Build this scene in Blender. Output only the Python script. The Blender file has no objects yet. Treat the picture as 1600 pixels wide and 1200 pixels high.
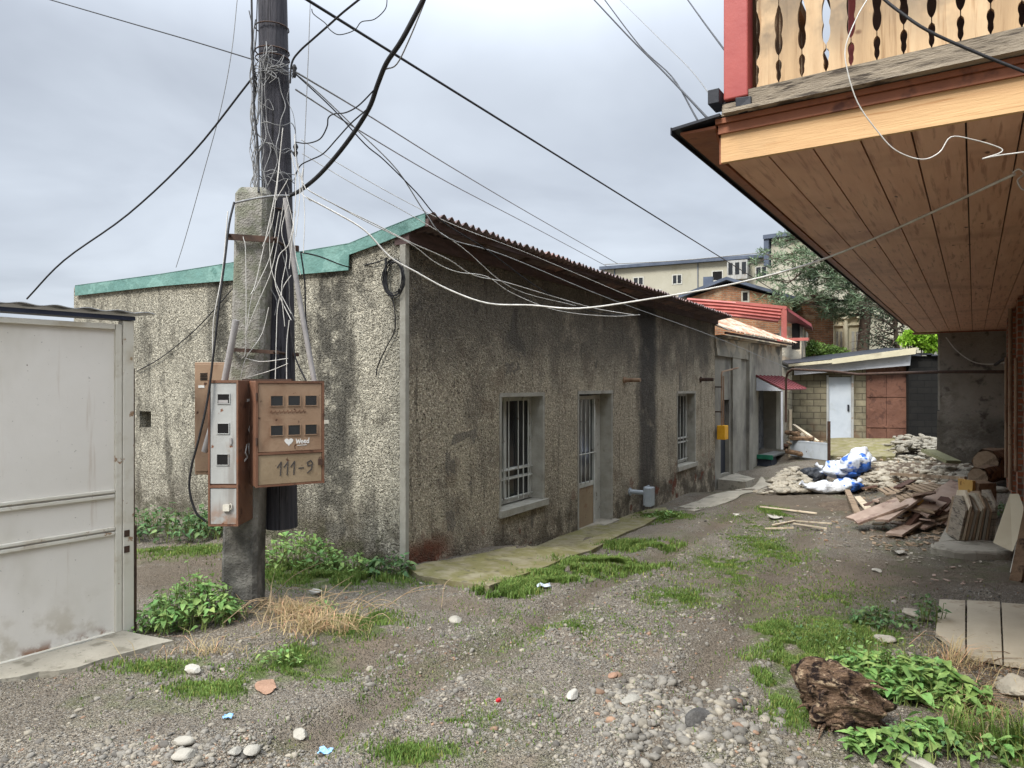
import bpy, math, random
import numpy as np
from mathutils import Vector, Matrix
R = math.radians
random.seed(7); rng = np.random.default_rng(11)
S = bpy.context.scene
COL = S.collection
# ---------------------------------------------------------------- camera, sky, sun, exposure
H = 1.9; F = 1100.0
cd = bpy.data.cameras.new('camera'); cam = bpy.data.objects.new('camera', cd); COL.objects.link(cam)
cam.location = (0, 0, H); cam.rotation_euler = (R(90), 0, 0)
cd.sensor_width = 36; cd.lens = 36*F/1600; cd.clip_end = 2000; cd.clip_start = .05
S.camera = cam
SUN_EL, SUN_AZ = R(48), R(222)          # azimuth clockwise from +Y
w = bpy.data.worlds.new('World'); S.world = w; w.use_nodes = True
nt = w.node_tree; nt.nodes.clear(); NW = nt.nodes.new; LK = nt.links.new
out = NW('ShaderNodeOutputWorld'); bg = NW('ShaderNodeBackground'); bg.inputs[1].default_value = .1
sky = NW('ShaderNodeTexSky'); sky.sky_type = 'NISHITA'; sky.sun_disc = False
sky.sun_elevation = SUN_EL; sky.sun_rotation = SUN_AZ; sky.dust_density = 3
tc = NW('ShaderNodeTexCoord'); sep = NW('ShaderNodeSeparateXYZ'); LK(tc.outputs['Generated'], sep.inputs[0])
mz = NW('ShaderNodeMath'); mz.operation = 'MAXIMUM'; LK(sep.outputs[2], mz.inputs[0]); mz.inputs[1].default_value = 0
az = NW('ShaderNodeMath'); az.operation = 'ADD'; LK(mz.outputs[0], az.inputs[0]); az.inputs[1].default_value = .22
dx = NW('ShaderNodeMath'); dx.operation = 'DIVIDE'; LK(sep.outputs[0], dx.inputs[0]); LK(az.outputs[0], dx.inputs[1])
dy = NW('ShaderNodeMath'); dy.operation = 'DIVIDE'; LK(sep.outputs[1], dy.inputs[0]); LK(az.outputs[0], dy.inputs[1])
cmb = NW('ShaderNodeCombineXYZ'); LK(dx.outputs[0], cmb.inputs[0]); LK(dy.outputs[0], cmb.inputs[1])
cn = NW('ShaderNodeTexNoise'); cn.inputs['Scale'].default_value = 1.15; cn.inputs['Detail'].default_value = 5
cn.inputs['Roughness'].default_value = .5; cn.inputs['Distortion'].default_value = .3; LK(cmb.outputs[0], cn.inputs['Vector'])
cr = NW('ShaderNodeValToRGB'); LK(cn.outputs['Fac'], cr.inputs[0])
e = cr.color_ramp.elements; e[0].position = .34; e[0].color = (4.35, 4.75, 5.4, 1); e[1].position = .62; e[1].color = (6.2, 6.75, 7.5, 1)
mx = NW('ShaderNodeMixRGB'); mx.inputs[0].default_value = .92

zr = NW('ShaderNodeMapRange'); zr.interpolation_type = 'SMOOTHSTEP'; LK(mz.outputs[0], zr.inputs[0]); zr.inputs[1].default_value = .36; zr.inputs[2].default_value = .95; zr.inputs[3].default_value = .56; zr.inputs[4].default_value = 3.4   # overcast dome: brightest overhead
mu = NW('ShaderNodeVectorMath'); mu.operation = 'SCALE'; LK(cr.outputs[0], mu.inputs[0]); LK(zr.outputs[0], mu.inputs['Scale'])
LK(sky.outputs[0], mx.inputs[1]); LK(mu.outputs[0], mx.inputs[2]); LK(mx.outputs[0], bg.inputs[0]); LK(bg.outputs[0], out.inputs[0])
sd = bpy.data.lights.new('sun', 'SUN'); sd.energy = 2.0; sd.angle = R(16); sd.color = (1, .96, .9)
so = bpy.data.objects.new('sun', sd); COL.objects.link(so)
sdir = Vector((math.sin(SUN_AZ)*math.cos(SUN_EL), math.cos(SUN_AZ)*math.cos(SUN_EL), math.sin(SUN_EL)))
so.rotation_euler = sdir.to_track_quat('Z', 'Y').to_euler(); so.location = (0, -5, 20)
S.view_settings.view_transform = 'Standard'; S.view_settings.look = 'None'; S.view_settings.gamma = 1
S.view_settings.exposure = 1.12
S.cycles.max_bounces = 6

# ---------------------------------------------------------------- geometry helpers
def V(*a): return Vector(a)
def P(px, py, Y): return Vector(((px-800)/F*Y, Y, H-(py-600)/F*Y))      # the point seen at photo pixel (px,py) at depth Y

def vnoise(x, y, seed=0):
    x = np.asarray(x, float); y = np.asarray(y, float)
    xi = np.floor(x).astype(np.int64); yi = np.floor(y).astype(np.int64); fx = x-xi; fy = y-yi
    def h(a, b):
        n = (a*374761393 + b*668265263 + seed*974634777) & 0x7fffffff
        n = ((n ^ (n >> 13))*1274126177) & 0x7fffffff
        return ((n ^ (n >> 16)) & 0xffff)/65535.0
    fx = fx*fx*(3-2*fx); fy = fy*fy*(3-2*fy)
    return (h(xi, yi)*(1-fx)+h(xi+1, yi)*fx)*(1-fy)+(h(xi, yi+1)*(1-fx)+h(xi+1, yi+1)*fx)*fy

GP = [(-6,2,.02),(0,-2,.1),(-2,2,.03),(2,2,.03),(-3.4,4.7,0),(-2.9,5.4,0),(-6,5,.0),(0,4,0),(3,4,.0),(1,6,-.03),(-1.1,7.26,0),(-2.2,5.8,.03),(-3,8,.05),
  (-5.2,9.8,.17),(-8,11,.2),(-.7,7.9,-.06),(.43,9.75,-.33),(1.0,10.7,-.36),(1.6,11.8,-.42),(3.0,14,-.48),(4.8,16.8,-.66),(6.6,19.4,-.43),(8.4,22,-.1),
  (2.5,9.2,-.2),(4.8,12.4,-.33),(5.6,15.5,-.45),(5.6,13.9,-.33),(6.3,13.8,-.28),(3.5,11,-.3),(8.2,14.5,.05),(9,14.2,.16),(9.1,18.2,-.05),(7.5,18,-.15),(10.7,21.5,.15),(9,22,.1),(12,22,.15),
  (7.3,10.5,.27),(4.9,6.85,.02),(4.1,6.1,0),(3.2,5,0),(5,4,.05),(8,8,.2),(5.3,8.7,.0),(6.2,9.5,.15),(4,7.5,-.05),(10,30,.1),(-10,30,.1),(30,10,.2),(-30,5,.1),(30,40,0),(-30,-20,0),(30,-20,0),
  (80,80,0),(-80,80,0),(.3,8.1,-.1),(1.4,9.6,-.25)]
GPa = np.array(GP)
def _gl(px, py, z=-.03): Y = (H-z)*F/(py-600); return ((px-800)/F*Y, Y)
RUTS = [[_gl(380,1230),_gl(560,1120),_gl(740,1030),_gl(900,950,-.1),_gl(1060,858,-.25),_gl(1165,792,-.4)], [_gl(1010,1250),_gl(1110,1040),_gl(1190,940),_gl(1250,865,-.2),_gl(1262,815,-.3)]]
def rutd(x, y):                            # distance to the nearest wheel rut
    d = np.full(x.shape, 9.)
    for r_ in RUTS:
        for (ax, ay), (bx, by) in zip(r_[:-1], r_[1:]):
            t = np.clip(((x-ax)*(bx-ax)+(y-ay)*(by-ay))/((bx-ax)**2+(by-ay)**2), 0, 1); d = np.minimum(d, np.hypot(x-ax-t*(bx-ax), y-ay-t*(by-ay)))
    return d+(vnoise(x*2.3, y*2.3, 8)-.5)*.16
def gz(x, y, micro=True):
    x = np.asarray(x, float); y = np.asarray(y, float); sh = x.shape; X = x.ravel(); Yy = y.ravel(); res = np.zeros(X.shape)
    for i in range(0, len(X), 20000):
        a = X[i:i+20000, None]-GPa[None, :, 0]; b = Yy[i:i+20000, None]-GPa[None, :, 1]
        wt = 1/(a*a+b*b+.12)**2
        res[i:i+20000] = (wt*GPa[None, :, 2]).sum(1)/wt.sum(1)
    if micro:
        near = 1/(1+(np.hypot(X, Yy)/30)**2)
        res += near*((vnoise(X*1.3, Yy*1.3, 1)-.5)*.05+(vnoise(X*4, Yy*4, 2)-.5)*.03+(vnoise(X*11, Yy*11, 3)-.5)*.018+(vnoise(X*28, Yy*28, 5)-.5)*.008)
        rd = rutd(X, Yy); res += near*(-.045*np.exp(-(rd/.13)**2)+.022*np.exp(-((rd-.27)/.1)**2))
    return res.reshape(sh)
def gzs(x, y): return float(gz(np.array([x]), np.array([y]))[0])
def G(px, py, dz=0):                      # ground point seen at a pixel
    Y = H*F/(py-600)
    for _ in range(25):
        z = float(gz(np.array([(px-800)/F*Y]), np.array([Y]), False)[0])
        Y = .5*Y+.5*(H-z)*F/(py-600)
    return V((px-800)/F*Y, Y, gzs((px-800)/F*Y, Y)+dz)

class Fr:                                  # local frame: a along u, b along n, c up
    def __init__(s, o, u, n=None, w=None):
        s.o = Vector(o); s.u = Vector(u).normalized()
        s.w = Vector(w).normalized() if w else V(0, 0, 1)
        s.n = Vector(n).normalized() if n else s.w.cross(s.u)*-1
    def __call__(s, a, b, c): return s.o+s.u*a+s.n*b+s.w*c
    def hit(s, px, py, b=0):               # where the pixel's ray meets the plane b; returns (a, c)
        d = V((px-800)/F, 1, -(py-600)/F); o = V(0, 0, H); q = s(0, b, 0)
        t = (q-o).dot(s.n)/d.dot(s.n); p = o+d*t-s.o
        return p.dot(s.u), p.dot(s.w)

class MB:
    def __init__(s): s.v = []; s.f = []; s.sm = []
    def poly(s, pts, sm=False):
        b = len(s.v); s.v += [Vector(p) for p in pts]; s.f.append(tuple(range(b, b+len(pts)))); s.sm.append(sm); return s
    def add(s, vs, fs, sm=False):
        b = len(s.v); s.v += [Vector(p) for p in vs]
        for f in fs: s.f.append(tuple(i+b for i in f)); s.sm.append(sm)
        return s
    def hexa(s, c):                        # 8 corners: bottom 4 ccw, top 4 ccw
        return s.add(c, [(0,3,2,1),(4,5,6,7),(0,1,5,4),(1,2,6,5),(2,3,7,6),(3,0,4,7)])
    def fbox(s, fr, a0, a1, b0, b1, c0, c1, j=0):
        c = [fr(a, b, z) for z in (c0, c1) for a, b in ((a0,b0),(a1,b0),(a1,b1),(a0,b1))]
        if j: c = [p+V(random.uniform(-j,j), random.uniform(-j,j), random.uniform(-j,j)) for p in c]
        if (fr.u.cross(fr.n)).dot(fr.w) < 0: c = [c[i] for i in (3,2,1,0,7,6,5,4)]
        return s.hexa(c)
    def bar(s, p0, p1, wd, th, up=V(0,0,1), j=0):
        p0 = Vector(p0); p1 = Vector(p1); d = (p1-p0)
        L = d.length; d.normalize(); a = d.cross(up)
        if a.length < 1e-4: a = d.cross(V(1,0,0))
        a.normalize(); n = a.cross(d); fr = Fr(p0, d, a, n)
        return s.fbox(fr, 0, L, -wd/2, wd/2, -th/2, th/2, j)
    def prism(s, pts, off):                # outline extruded by a vector
        n = len(pts); off = Vector(off); pts = [Vector(p) for p in pts]
        nn = V(0,0,0)
        for i in range(n): nn += pts[i].cross(pts[(i+1)%n])
        if nn.dot(off) > 0: pts = pts[::-1]
        fs = [tuple(range(n)), tuple(range(2*n-1, n-1, -1))]+[(i, i+n, (i+1)%n+n, (i+1)%n) for i in range(n)]
        return s.add(pts+[p+off for p in pts], fs)
    def tube(s, pts, r, n=6, caps=True, sm=True):
        pts = [Vector(p) for p in pts]; m = len(pts); rs = r if isinstance(r, (list, tuple)) else [r]*m
        vs = []; d0 = (pts[1]-pts[0]).normalized(); a = d0.orthogonal().normalized()
        for i, p in enumerate(pts):
            d = (pts[min(i+1, m-1)]-pts[max(i-1, 0)]).normalized()
            a = (a-d*a.dot(d)).normalized(); b = d.cross(a)
            for k in range(n):
                t = 2*math.pi*k/n; vs.append(p+(a*math.cos(t)+b*math.sin(t))*rs[i])
        fs = [(i*n+k, i*n+(k+1)%n, (i+1)*n+(k+1)%n, (i+1)*n+k) for i in range(m-1) for k in range(n)]
        s.add(vs, fs, sm)
        if caps: s.add(vs[:n][::-1], [tuple(range(n))]); s.add(vs[-n:], [tuple(range(n))])
        return s
    def ribbon(s, fr, pts, wd, b, th=.002):   # painted stroke lying on a plane of the frame
        for (a0, c0), (a1, c1) in zip(pts[:-1], pts[1:]):
            d = Vector((a1-a0, c1-c0)); L = d.length or 1e-5; d /= L; q = Vector((-d.y, d.x))*wd/2; e2 = d*wd*.3
            o = [(a0-e2.x+q.x, c0-e2.y+q.y), (a0-e2.x-q.x, c0-e2.y-q.y), (a1+e2.x-q.x, c1+e2.y-q.y), (a1+e2.x+q.x, c1+e2.y+q.y)]
            s.prism([fr(a, b, c) for a, c in o], fr.n*th)
            b += .0003
        return s
    def rock(s, c, r, sq=(1,1,.7), seed=0, sub=2, rough=.25):
        vs, fs = ICO[sub]; rr = random.Random(seed)
        ax = [Vector((rr.gauss(0,1), rr.gauss(0,1), rr.gauss(0,1))).normalized() for _ in range(7)]; off = [rr.uniform(.55, .95) for _ in ax]
        rz = Matrix.Rotation(rr.uniform(0, 6.3), 3, 'Z'); o = []
        for v in vs:
            k = 1
            for a_, f_ in zip(ax, off):
                dd = v.dot(a_)
                if dd > f_: k = min(k, f_/dd)
            k *= 1+rough*.25*math.sin(v.x*5+seed)*math.cos(v.y*6+seed*2)
            p = rz @ Vector((v.x*sq[0], v.y*sq[1], v.z*sq[2]))*r*k
            o.append(Vector(c)+p)
        return s.add(o, fs, False)
    def build(s, name, m, parent=None, ang=0, bevel=0, smooth=False, org=None):
        me = bpy.data.meshes.new(name); base = V(0,0,0)
        if parent: base = WL[parent.name]
        elif org: base = Vector(org)
        me.from_pydata([tuple(v-base) for v in s.v], [], s.f)
        u = V(math.cos(ang), math.sin(ang), 0); n = V(-math.sin(ang), math.cos(ang), 0)
        uv = me.uv_layers.new(name='UVMap'); data = []
        for p in me.polygons:
            nn = p.normal; au, an, az_ = abs(nn.dot(u)), abs(nn.dot(n)), abs(nn.z)
            for vi in p.vertices:
                q = s.v[vi]
                if az_ >= au and az_ >= an: data += [q.dot(u), q.dot(n)]
                elif an >= au: data += [q.dot(u), q.z]
                else: data += [q.dot(n), q.z]
        uv.data.foreach_set('uv', data)
        me.polygons.foreach_set('use_smooth', [bool(x) or smooth for x in s.sm])
        me.materials.append(m); me.update()
        o = bpy.data.objects.new(name, me); COL.objects.link(o)
        if parent: o.parent = parent; WL[o.name] = base
        else: o.location = base; WL[o.name] = base
        if bevel:
            md = o.modifiers.new('bevel', 'BEVEL'); md.width = bevel; md.segments = 2; md.limit_method = 'ANGLE'
        return o
def _ico(sub):
    t = (1+5**.5)/2
    vs = [Vector(v).normalized() for v in ((-1,t,0),(1,t,0),(-1,-t,0),(1,-t,0),(0,-1,t),(0,1,t),(0,-1,-t),(0,1,-t),(t,0,-1),(t,0,1),(-t,0,-1),(-t,0,1))]
    fs = [(0,11,5),(0,5,1),(0,1,7),(0,7,10),(0,10,11),(1,5,9),(5,11,4),(11,10,2),(10,7,6),(7,1,8),(3,9,4),(3,4,2),(3,2,6),(3,6,8),(3,8,9),(4,9,5),(2,4,11),(6,2,10),(8,6,7),(9,8,1)]
    for _ in range(sub):
        c = {}; nf = []
        def m(a, b):
            k = (min(a,b), max(a,b))
            if k not in c: vs.append(((vs[a]+vs[b])/2).normalized()); c[k] = len(vs)-1
            return c[k]
        for a, b, d in fs:
            x, y, z = m(a,b), m(b,d), m(d,a); nf += [(a,x,z),(b,y,x),(d,z,y),(x,y,z)]
        fs = nf
    return vs, fs
ICO = {k: _ico(k) for k in (0, 1, 2, 3)}
WL = {}
def tag(o, label=None, cat=None, group=None, kind=None):
    if label: o['label'] = label
    if cat: o['category'] = cat
    if group: o['group'] = group
    if kind: o['kind'] = kind
    return o
def thing(name, label, cat, loc, group=None, kind=None):
    o = bpy.data.objects.new(name, None); COL.objects.link(o); o.location = Vector(loc); o.empty_display_size = .2
    WL[o.name] = Vector(loc); return tag(o, label, cat, group, kind)
def np_mesh(name, v, f, m, parent=None, smooth=False, attr=None, org=(0,0,0)):
    if parent: org = WL[parent.name]
    me = bpy.data.meshes.new(name); v = np.asarray(v, np.float32)-np.array(org, np.float32); f = np.asarray(f, np.int32)
    k = f.shape[1]; me.vertices.add(len(v)); me.vertices.foreach_set('co', v.ravel())
    me.loops.add(f.size); me.loops.foreach_set('vertex_index', f.ravel())
    me.polygons.add(len(f)); me.polygons.foreach_set('loop_start', np.arange(0, f.size, k, dtype=np.int32))
    me.polygons.foreach_set('loop_total', np.full(len(f), k, np.int32))
    if smooth: me.polygons.foreach_set('use_smooth', np.ones(len(f), bool))
    me.update(calc_edges=True)
    if attr is not None:
        a = me.color_attributes.new('mask', 'FLOAT_COLOR', 'POINT'); a.data.foreach_set('color', np.asarray(attr, np.float32).ravel())
    me.materials.append(m); me.validate()
    o = bpy.data.objects.new(name, me); COL.objects.link(o)
    if parent: o.parent = parent
    else: o.location = org
    WL[o.name] = Vector(org)
    return o
def smooth_path(pts, k=6):
    pts = [Vector(p) for p in pts]; q = [pts[0]*2-pts[1]]+pts+[pts[-1]*2-pts[-2]]; o = []
    for i in range(1, len(q)-2):
        a, b, c, d = q[i-1], q[i], q[i+1], q[i+2]
        for j in range(k):
            t = j/k; o.append(.5*((2*b)+(c-a)*t+(2*a-5*b+4*c-d)*t*t+(3*b-a-3*c+d)*t**3))
    o.append(pts[-1]); return o

# ---------------------------------------------------------------- materials
def rgb(r, g, b):
    def l(c): c /= 255; return c/12.92 if c <= .04045 else ((c+.055)/1.055)**2.4
    return (l(r), l(g), l(b), 1)
MATS = {}
def M(name, base, sc=3, det=4, rough=.85, metal=0, coord='Object', st=(1,1,1), over=(), bump=(), spec=.3, brick=None, trans=0, rvar=0, attr=None):
    """base: [(pos,color),...] on a noise; over: (color, scale, lo, hi, opts) layers; bump: (kind, scale, dist)"""
    m = bpy.data.materials.new(name); m.use_nodes = True; t = m.node_tree; t.nodes.clear(); n = t.nodes.new; L = t.links.new
    o = n('ShaderNodeOutputMaterial'); b = n('ShaderNodeBsdfPrincipled'); L(b.outputs[0], o.inputs[0])
    b.inputs['Roughness'].default_value = rough; b.inputs['Metallic'].default_value = metal
    b.inputs['Specular IOR Level'].default_value = spec
    tc = n('ShaderNodeTexCoord'); src = tc.outputs[coord]
    def vec(st_):
        mp = n('ShaderNodeMapping'); mp.inputs['Scale'].default_value = st_; L(src, mp.inputs[0]); return mp.outputs[0]
    def noise(sc_, d_, st_=(1,1,1), dist=0):
        x = n('ShaderNodeTexNoise'); x.inputs['Scale'].default_value = sc_; x.inputs['Detail'].default_value = d_; x.inputs['Roughness'].default_value = .6
        x.inputs['Distortion'].default_value = dist; L(vec(st_), x.inputs['Vector']); return x.outputs['Fac']
    def mixc(fac, a_, c_, mode='MIX'):
        x = n('ShaderNodeMixRGB'); x.blend_type = mode
        if isinstance(fac, (int, float)): x.inputs[0].default_value = fac
        else: L(fac, x.inputs[0])
        for i, q in ((1, a_), (2, c_)):
            if isinstance(q, tuple): x.inputs[i].default_value = q
            else: L(q, x.inputs[i])
        return x.outputs[0]
    def rng_(v, lo, hi, a0=0, a1=1):
        x = n('ShaderNodeMapRange'); x.interpolation_type = 'SMOOTHSTEP'; L(v, x.inputs[0])
        for i, q in enumerate((lo, hi, a0, a1)): x.inputs[i+1].default_value = q
        return x.outputs[0]
    def mul(a_, c_):
        x = n('ShaderNodeMath'); x.operation = 'MULTIPLY'; L(a_, x.inputs[0])
        if isinstance(c_, (int, float)): x.inputs[1].default_value = c_
        else: L(c_, x.inputs[1])
        return x.outputs[0]
    if brick:
        bk = n('ShaderNodeTexBrick'); L(tc.outputs['UV'], bk.inputs['Vector']); bk.inputs['Scale'].default_value = 1
        bk.inputs['Color1'].default_value, bk.inputs['Color2'].default_value, bk.inputs['Mortar'].default_value = brick[0:3]
        bk.inputs['Brick Width'].default_value, bk.inputs['Row Height'].default_value, bk.inputs['Mortar Size'].default_value = brick[3:6]
        bk.inputs['Mortar Smooth'].default_value = .3; bk.inputs['Bias'].default_value = 0
        col = bk.outputs[0]
        nz = noise(sc, det, st); r_ = n('ShaderNodeValToRGB'); L(nz, r_.inputs[0])
        r_.color_ramp.elements[0].position = .25; r_.color_ramp.elements[0].color = (.55,.55,.55,1); r_.color_ramp.elements[1].position = .75; r_.color_ramp.elements[1].color = (1.3,1.27,1.2,1)
        col = mixc(1, col, r_.outputs[0], 'MULTIPLY')
    else:
        nz = noise(sc, det, st); r_ = n('ShaderNodeValToRGB'); L(nz, r_.inputs[0]); el = r_.color_ramp.elements
        while len(el) < len(base): el.new(.5)
        for q, (p_, c_) in zip(el, base): q.position = p_; q.color = c_
        col = r_.outputs[0]
    if attr:      # per-vertex tint carried by the mesh
        at = n('ShaderNodeAttribute'); at.attribute_name = 'mask'; col = mixc(attr, col, at.outputs['Color'], 'MULTIPLY')
    for ov in over:
        c_, s_, lo, hi = ov[:4]; op = ov[4] if len(ov) > 4 else {}
        if op.get('vor'):
            x = n('ShaderNodeTexVoronoi'); x.inputs['Scale'].default_value = s_; L(vec(op.get('st', (1,1,1))), x.inputs['Vector']); fac = rng_(x.outputs[0], lo, hi)
        else: fac = rng_(noise(s_, op.get('det', 4), op.get('st', (1,1,1)), op.get('dist', 0)), lo, hi)
        if 'z' in op:
            sp = n('ShaderNodeSeparateXYZ'); L(src, sp.inputs[0]); z0, z1 = op['z']; fac = mul(fac, rng_(sp.outputs[op.get('ax', 2)], z0, z1, 1, 0) if z0 < z1 else rng_(sp.outputs[op.get('ax', 2)], z1, z0, 0, 1))
        for bx in op.get('box', ()):        # wavering stain, also the street wall's painted eave-shade band: (axis, centre, half width)
            sp = n('ShaderNodeSeparateXYZ'); L(src, sp.inputs[0]); ax, c0, hw = bx
            wob = n('ShaderNodeMath'); wob.operation = 'ADD'; L(sp.outputs[ax], wob.inputs[0]); L(mul(noise(2.2, 5), op.get('wob', .5)), wob.inputs[1])
            sb = n('ShaderNodeMath'); sb.operation = 'SUBTRACT'; L(wob.outputs[0], sb.inputs[0]); sb.inputs[1].default_value = c0+op.get('wob', .5)*.5
            ab = n('ShaderNodeMath'); ab.operation = 'ABSOLUTE'; L(sb.outputs[0], ab.inputs[0]); fac = mul(fac, rng_(ab.outputs[0], hw*.4, hw, 1, 0))
        if 'amt' in op: fac = mul(fac, op['amt'])
        if 'mask' in op:
            at = n('ShaderNodeAttribute'); at.attribute_name = 'mask'; sc_ = n('ShaderNodeSeparateColor'); L(at.outputs['Color'], sc_.inputs[0]); fac = mul(fac, sc_.outputs[op['mask']])
        col = mixc(fac, col, c_)
    L(col, b.inputs['Base Color'])
    prev = None
    for bp in bump:
        kind, s_, d_ = bp[:3]; st_ = bp[3] if len(bp) > 3 else (1,1,1)
        if kind == 'n': h_ = noise(s_, 4, st_)
        elif kind == 'v':
            x = n('ShaderNodeTexVoronoi'); x.inputs['Scale'].default_value = s_; L(vec(st_), x.inputs['Vector']); h_ = rng_(x.outputs[0], 0, .7, 1, 0)
        elif kind == 'b': h_ = rng_(bk.outputs['Fac'], 0, 1, 1, 0)
        bn = n('ShaderNodeBump'); bn.inputs['Distance'].default_value = d_; bn.inputs['Strength'].default_value = 1; L(h_, bn.inputs['Height'])
        if prev: L(prev, bn.inputs['Normal'])
        prev = bn.outputs[0]
    if prev: L(prev, b.inputs['Normal'])
    if rvar: L(rng_(noise(sc*2, 3, st), .3, .7, rough-rvar, min(1, rough+rvar)), b.inputs['Roughness'])
    if trans:
        tr = n('ShaderNodeBsdfTranslucent'); L(col, tr.inputs[0]); ms = n('ShaderNodeMixShader'); ms.inputs[0].default_value = trans
        L(b.outputs[0], ms.inputs[1]); L(tr.outputs[0], ms.inputs[2]); L(ms.outputs[0], o.inputs[0])
    MATS[name] = m; return m
def two(c1, c2, lo=.3, hi=.7): return [(lo, rgb(*c1)), (hi, rgb(*c2))]

m_ground = M('ground', two((104,95,82), (137,127,111)), 1.4, 8, .95, over=[
    (rgb(160,154,142), 80, .32, .14, dict(vor=1, amt=.65)), (rgb(70,62,52), 62, .38, .58, dict(vor=1, amt=.55)),
    (rgb(168,164,155), 95, .52, .66, dict(amt=.6)), (rgb(62,56,49), 60, .55, .7, dict(amt=.6)),
    (rgb(98,87,73), 3, .2, .45, dict(mask=1, amt=.85)), (rgb(82,92,50), 8, .36, .56, dict(mask=0)), (rgb(160,156,148), 75, .35, .1, dict(vor=1, mask=2, amt=.7)),
    (rgb(74,70,64), 2.2, .55, .7, dict(amt=.35)), (rgb(118,104,88), 1.1, .5, .66, dict(amt=.6))],
    bump=[('v', 80, .010), ('n', 25, .015), ('v', 110, .005)])
m_stone = M('stone', two((98,94,87), (136,130,119)), 9, 3, .85, attr=1, over=[(rgb(80,76,70), 30, .55, .75, dict(amt=.6))], bump=[('n', 60, .003)])
m_rock = M('rock', two((134,126,111), (172,164,147)), 5, 5, .9, over=[(rgb(94,86,74), 9, .5, .7, dict(amt=.7))], bump=[('n', 25, .01)])
m_leftwall = M('roughcast_pale', two((160,154,138), (186,180,162)), 2.5, 6, .95, over=[
    (rgb(210,203,182), 34, .5, .6, dict(amt=.85)), (rgb(76,70,58), 28, .42, .32, dict(amt=.85)), (rgb(66,62,52), 33, .6, .72, dict(amt=.55)),
    (rgb(82,80,72), .9, .48, .66, dict(amt=.55, st=(2.2,2.2,.35))), (rgb(78,74,64), 3.5, .52, .66, dict(amt=.6, st=(1,1,.6))), (rgb(92,88,78), 2.4, .55, .7, dict(amt=.5, st=(3,3,.3))), (rgb(140,134,120), 1.2, .64, .66, dict(amt=.7, dist=.6)),
    (rgb(60,58,52), 6, .25, .5, dict(amt=.75, box=[(0, -.89, .32)], wob=.3)), (rgb(62,60,52), 6, .25, .5, dict(amt=.8, box=[(0, -2.53, .18)], wob=.15)),
    (rgb(84,76,62), 2.5, .35, .6, dict(z=(.2, .95), amt=.85)), (rgb(70,80,44), 5, .45, .65, dict(z=(0, .5), amt=.6))],
    bump=[('n', 30, .06), ('v', 60, .02)])
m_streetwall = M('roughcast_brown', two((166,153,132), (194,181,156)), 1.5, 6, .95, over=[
    (rgb(224,211,184), 34, .5, .6, dict(amt=.9)), (rgb(66,56,45), 28, .43, .33, dict(amt=.85)), (rgb(84,73,59), 18, .6, .72, dict(amt=.4)),
    (rgb(104,97,87), 1.1, .54, .68, dict(amt=.4, st=(1,1,.8))), (rgb(98,76,60), 1.7, .56, .7, dict(amt=.45)), (rgb(126,119,108), 1.3, .63, .65, dict(amt=.7, dist=.6)), (rgb(80,76,71), 1.4, .25, .5, dict(amt=.68, box=[(2, 3.0, 1.2)], wob=1.1, det=6)), (rgb(80,72,62), 2.6, .55, .7, dict(amt=.5, st=(3,3,.3))), (rgb(134,80,58), 3, .3, .45, dict(z=(.1,.32), box=[(0,.1,.4)], wob=.2)),  # high z band: eave shade painted into the colour along with sooty staining
    (rgb(66,64,62), 3, .2, .45, dict(amt=.85, box=[(0, 3.64, .33)], wob=.2)),
    (rgb(74,64,52), 3, .4, .6, dict(z=(-.2, .45), amt=.8)), (rgb(120,110,92), 7, .5, .6, dict(z=(-.3, .3), amt=.7)), (rgb(124,72,52), 2.4, .6, .66, dict(z=(-.1, .5), amt=.9))],
    bump=[('n', 30, .065), ('v', 60, .022), ('n', 3, .04)])
m_concrete = M('concrete', two((112,106,94), (142,136,122)), 4, 8, .92, over=[(rgb(74,70,62), 3, .5, .72, dict(amt=.6)), (rgb(168,162,146), 40, .58, .7, dict(amt=.5))], bump=[('n', 30, .008), ('n', 120, .003)])
m_postconc = M('post_concrete', two((116,112,105), (148,144,135)), 5, 8, .92, st=(1,1,.5), over=[(rgb(70,66,60), 5, .52, .68, dict(amt=.7, st=(1,1,.4))), (rgb(54,52,48), 6, .3, .6, dict(z=(.55, 1.0), amt=.75)), (rgb(84,90,60), 8, .4, .6, dict(amt=.5, z=(1.9, 1.3)))], bump=[('n', 30, .01), ('v', 60, .004)])
m_moss = M('mossy_concrete', two((112,104,80), (136,128,102)), 3, 6, .95, over=[(rgb(104,100,52), 5, .42, .6, dict(amt=.7)), (rgb(70,66,50), 9, .56, .7, dict(amt=.6)), (rgb(140,134,108), 2, .6, .7, dict(amt=.7))], bump=[('n', 30, .01)])
m_slab = M('pale_concrete', two((134,128,114), (158,151,136)), 3, 7, .9, over=[(rgb(104,98,84), 5, .52, .66, dict(amt=.8)), (rgb(80,76,64), 30, .62, .7, dict(amt=.6)), (rgb(82,74,60), .9, .66, .685, dict(dist=2.5, amt=.8))], bump=[('n', 40, .006)])
m_trim = M('trim_cement', two((138,134,122), (164,160,148)), 6, 5, .9, over=[(rgb(96,90,78), 4, .55, .72, dict(amt=.6))], bump=[('n', 40, .006)])
m_green = M('green_flashing', two((86,122,114), (106,140,131)), 3, 3, .5, over=[(rgb(124,158,148), 2.5, .52, .56, dict(amt=.5)), (rgb(48,92,84), 5, .6, .7, dict(amt=.5))], bump=[('n', 5, .03)], rvar=.1)
m_corr = M('corrugated_sheet', two((92,82,82), (126,108,104)), 2, 6, .75, over=[(rgb(160,120,108), 1.6, .5, .7, dict(amt=.8)), (rgb(62,52,50), 4, .52, .68, dict(amt=.5))], bump=[('n', 20, .004)])
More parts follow.
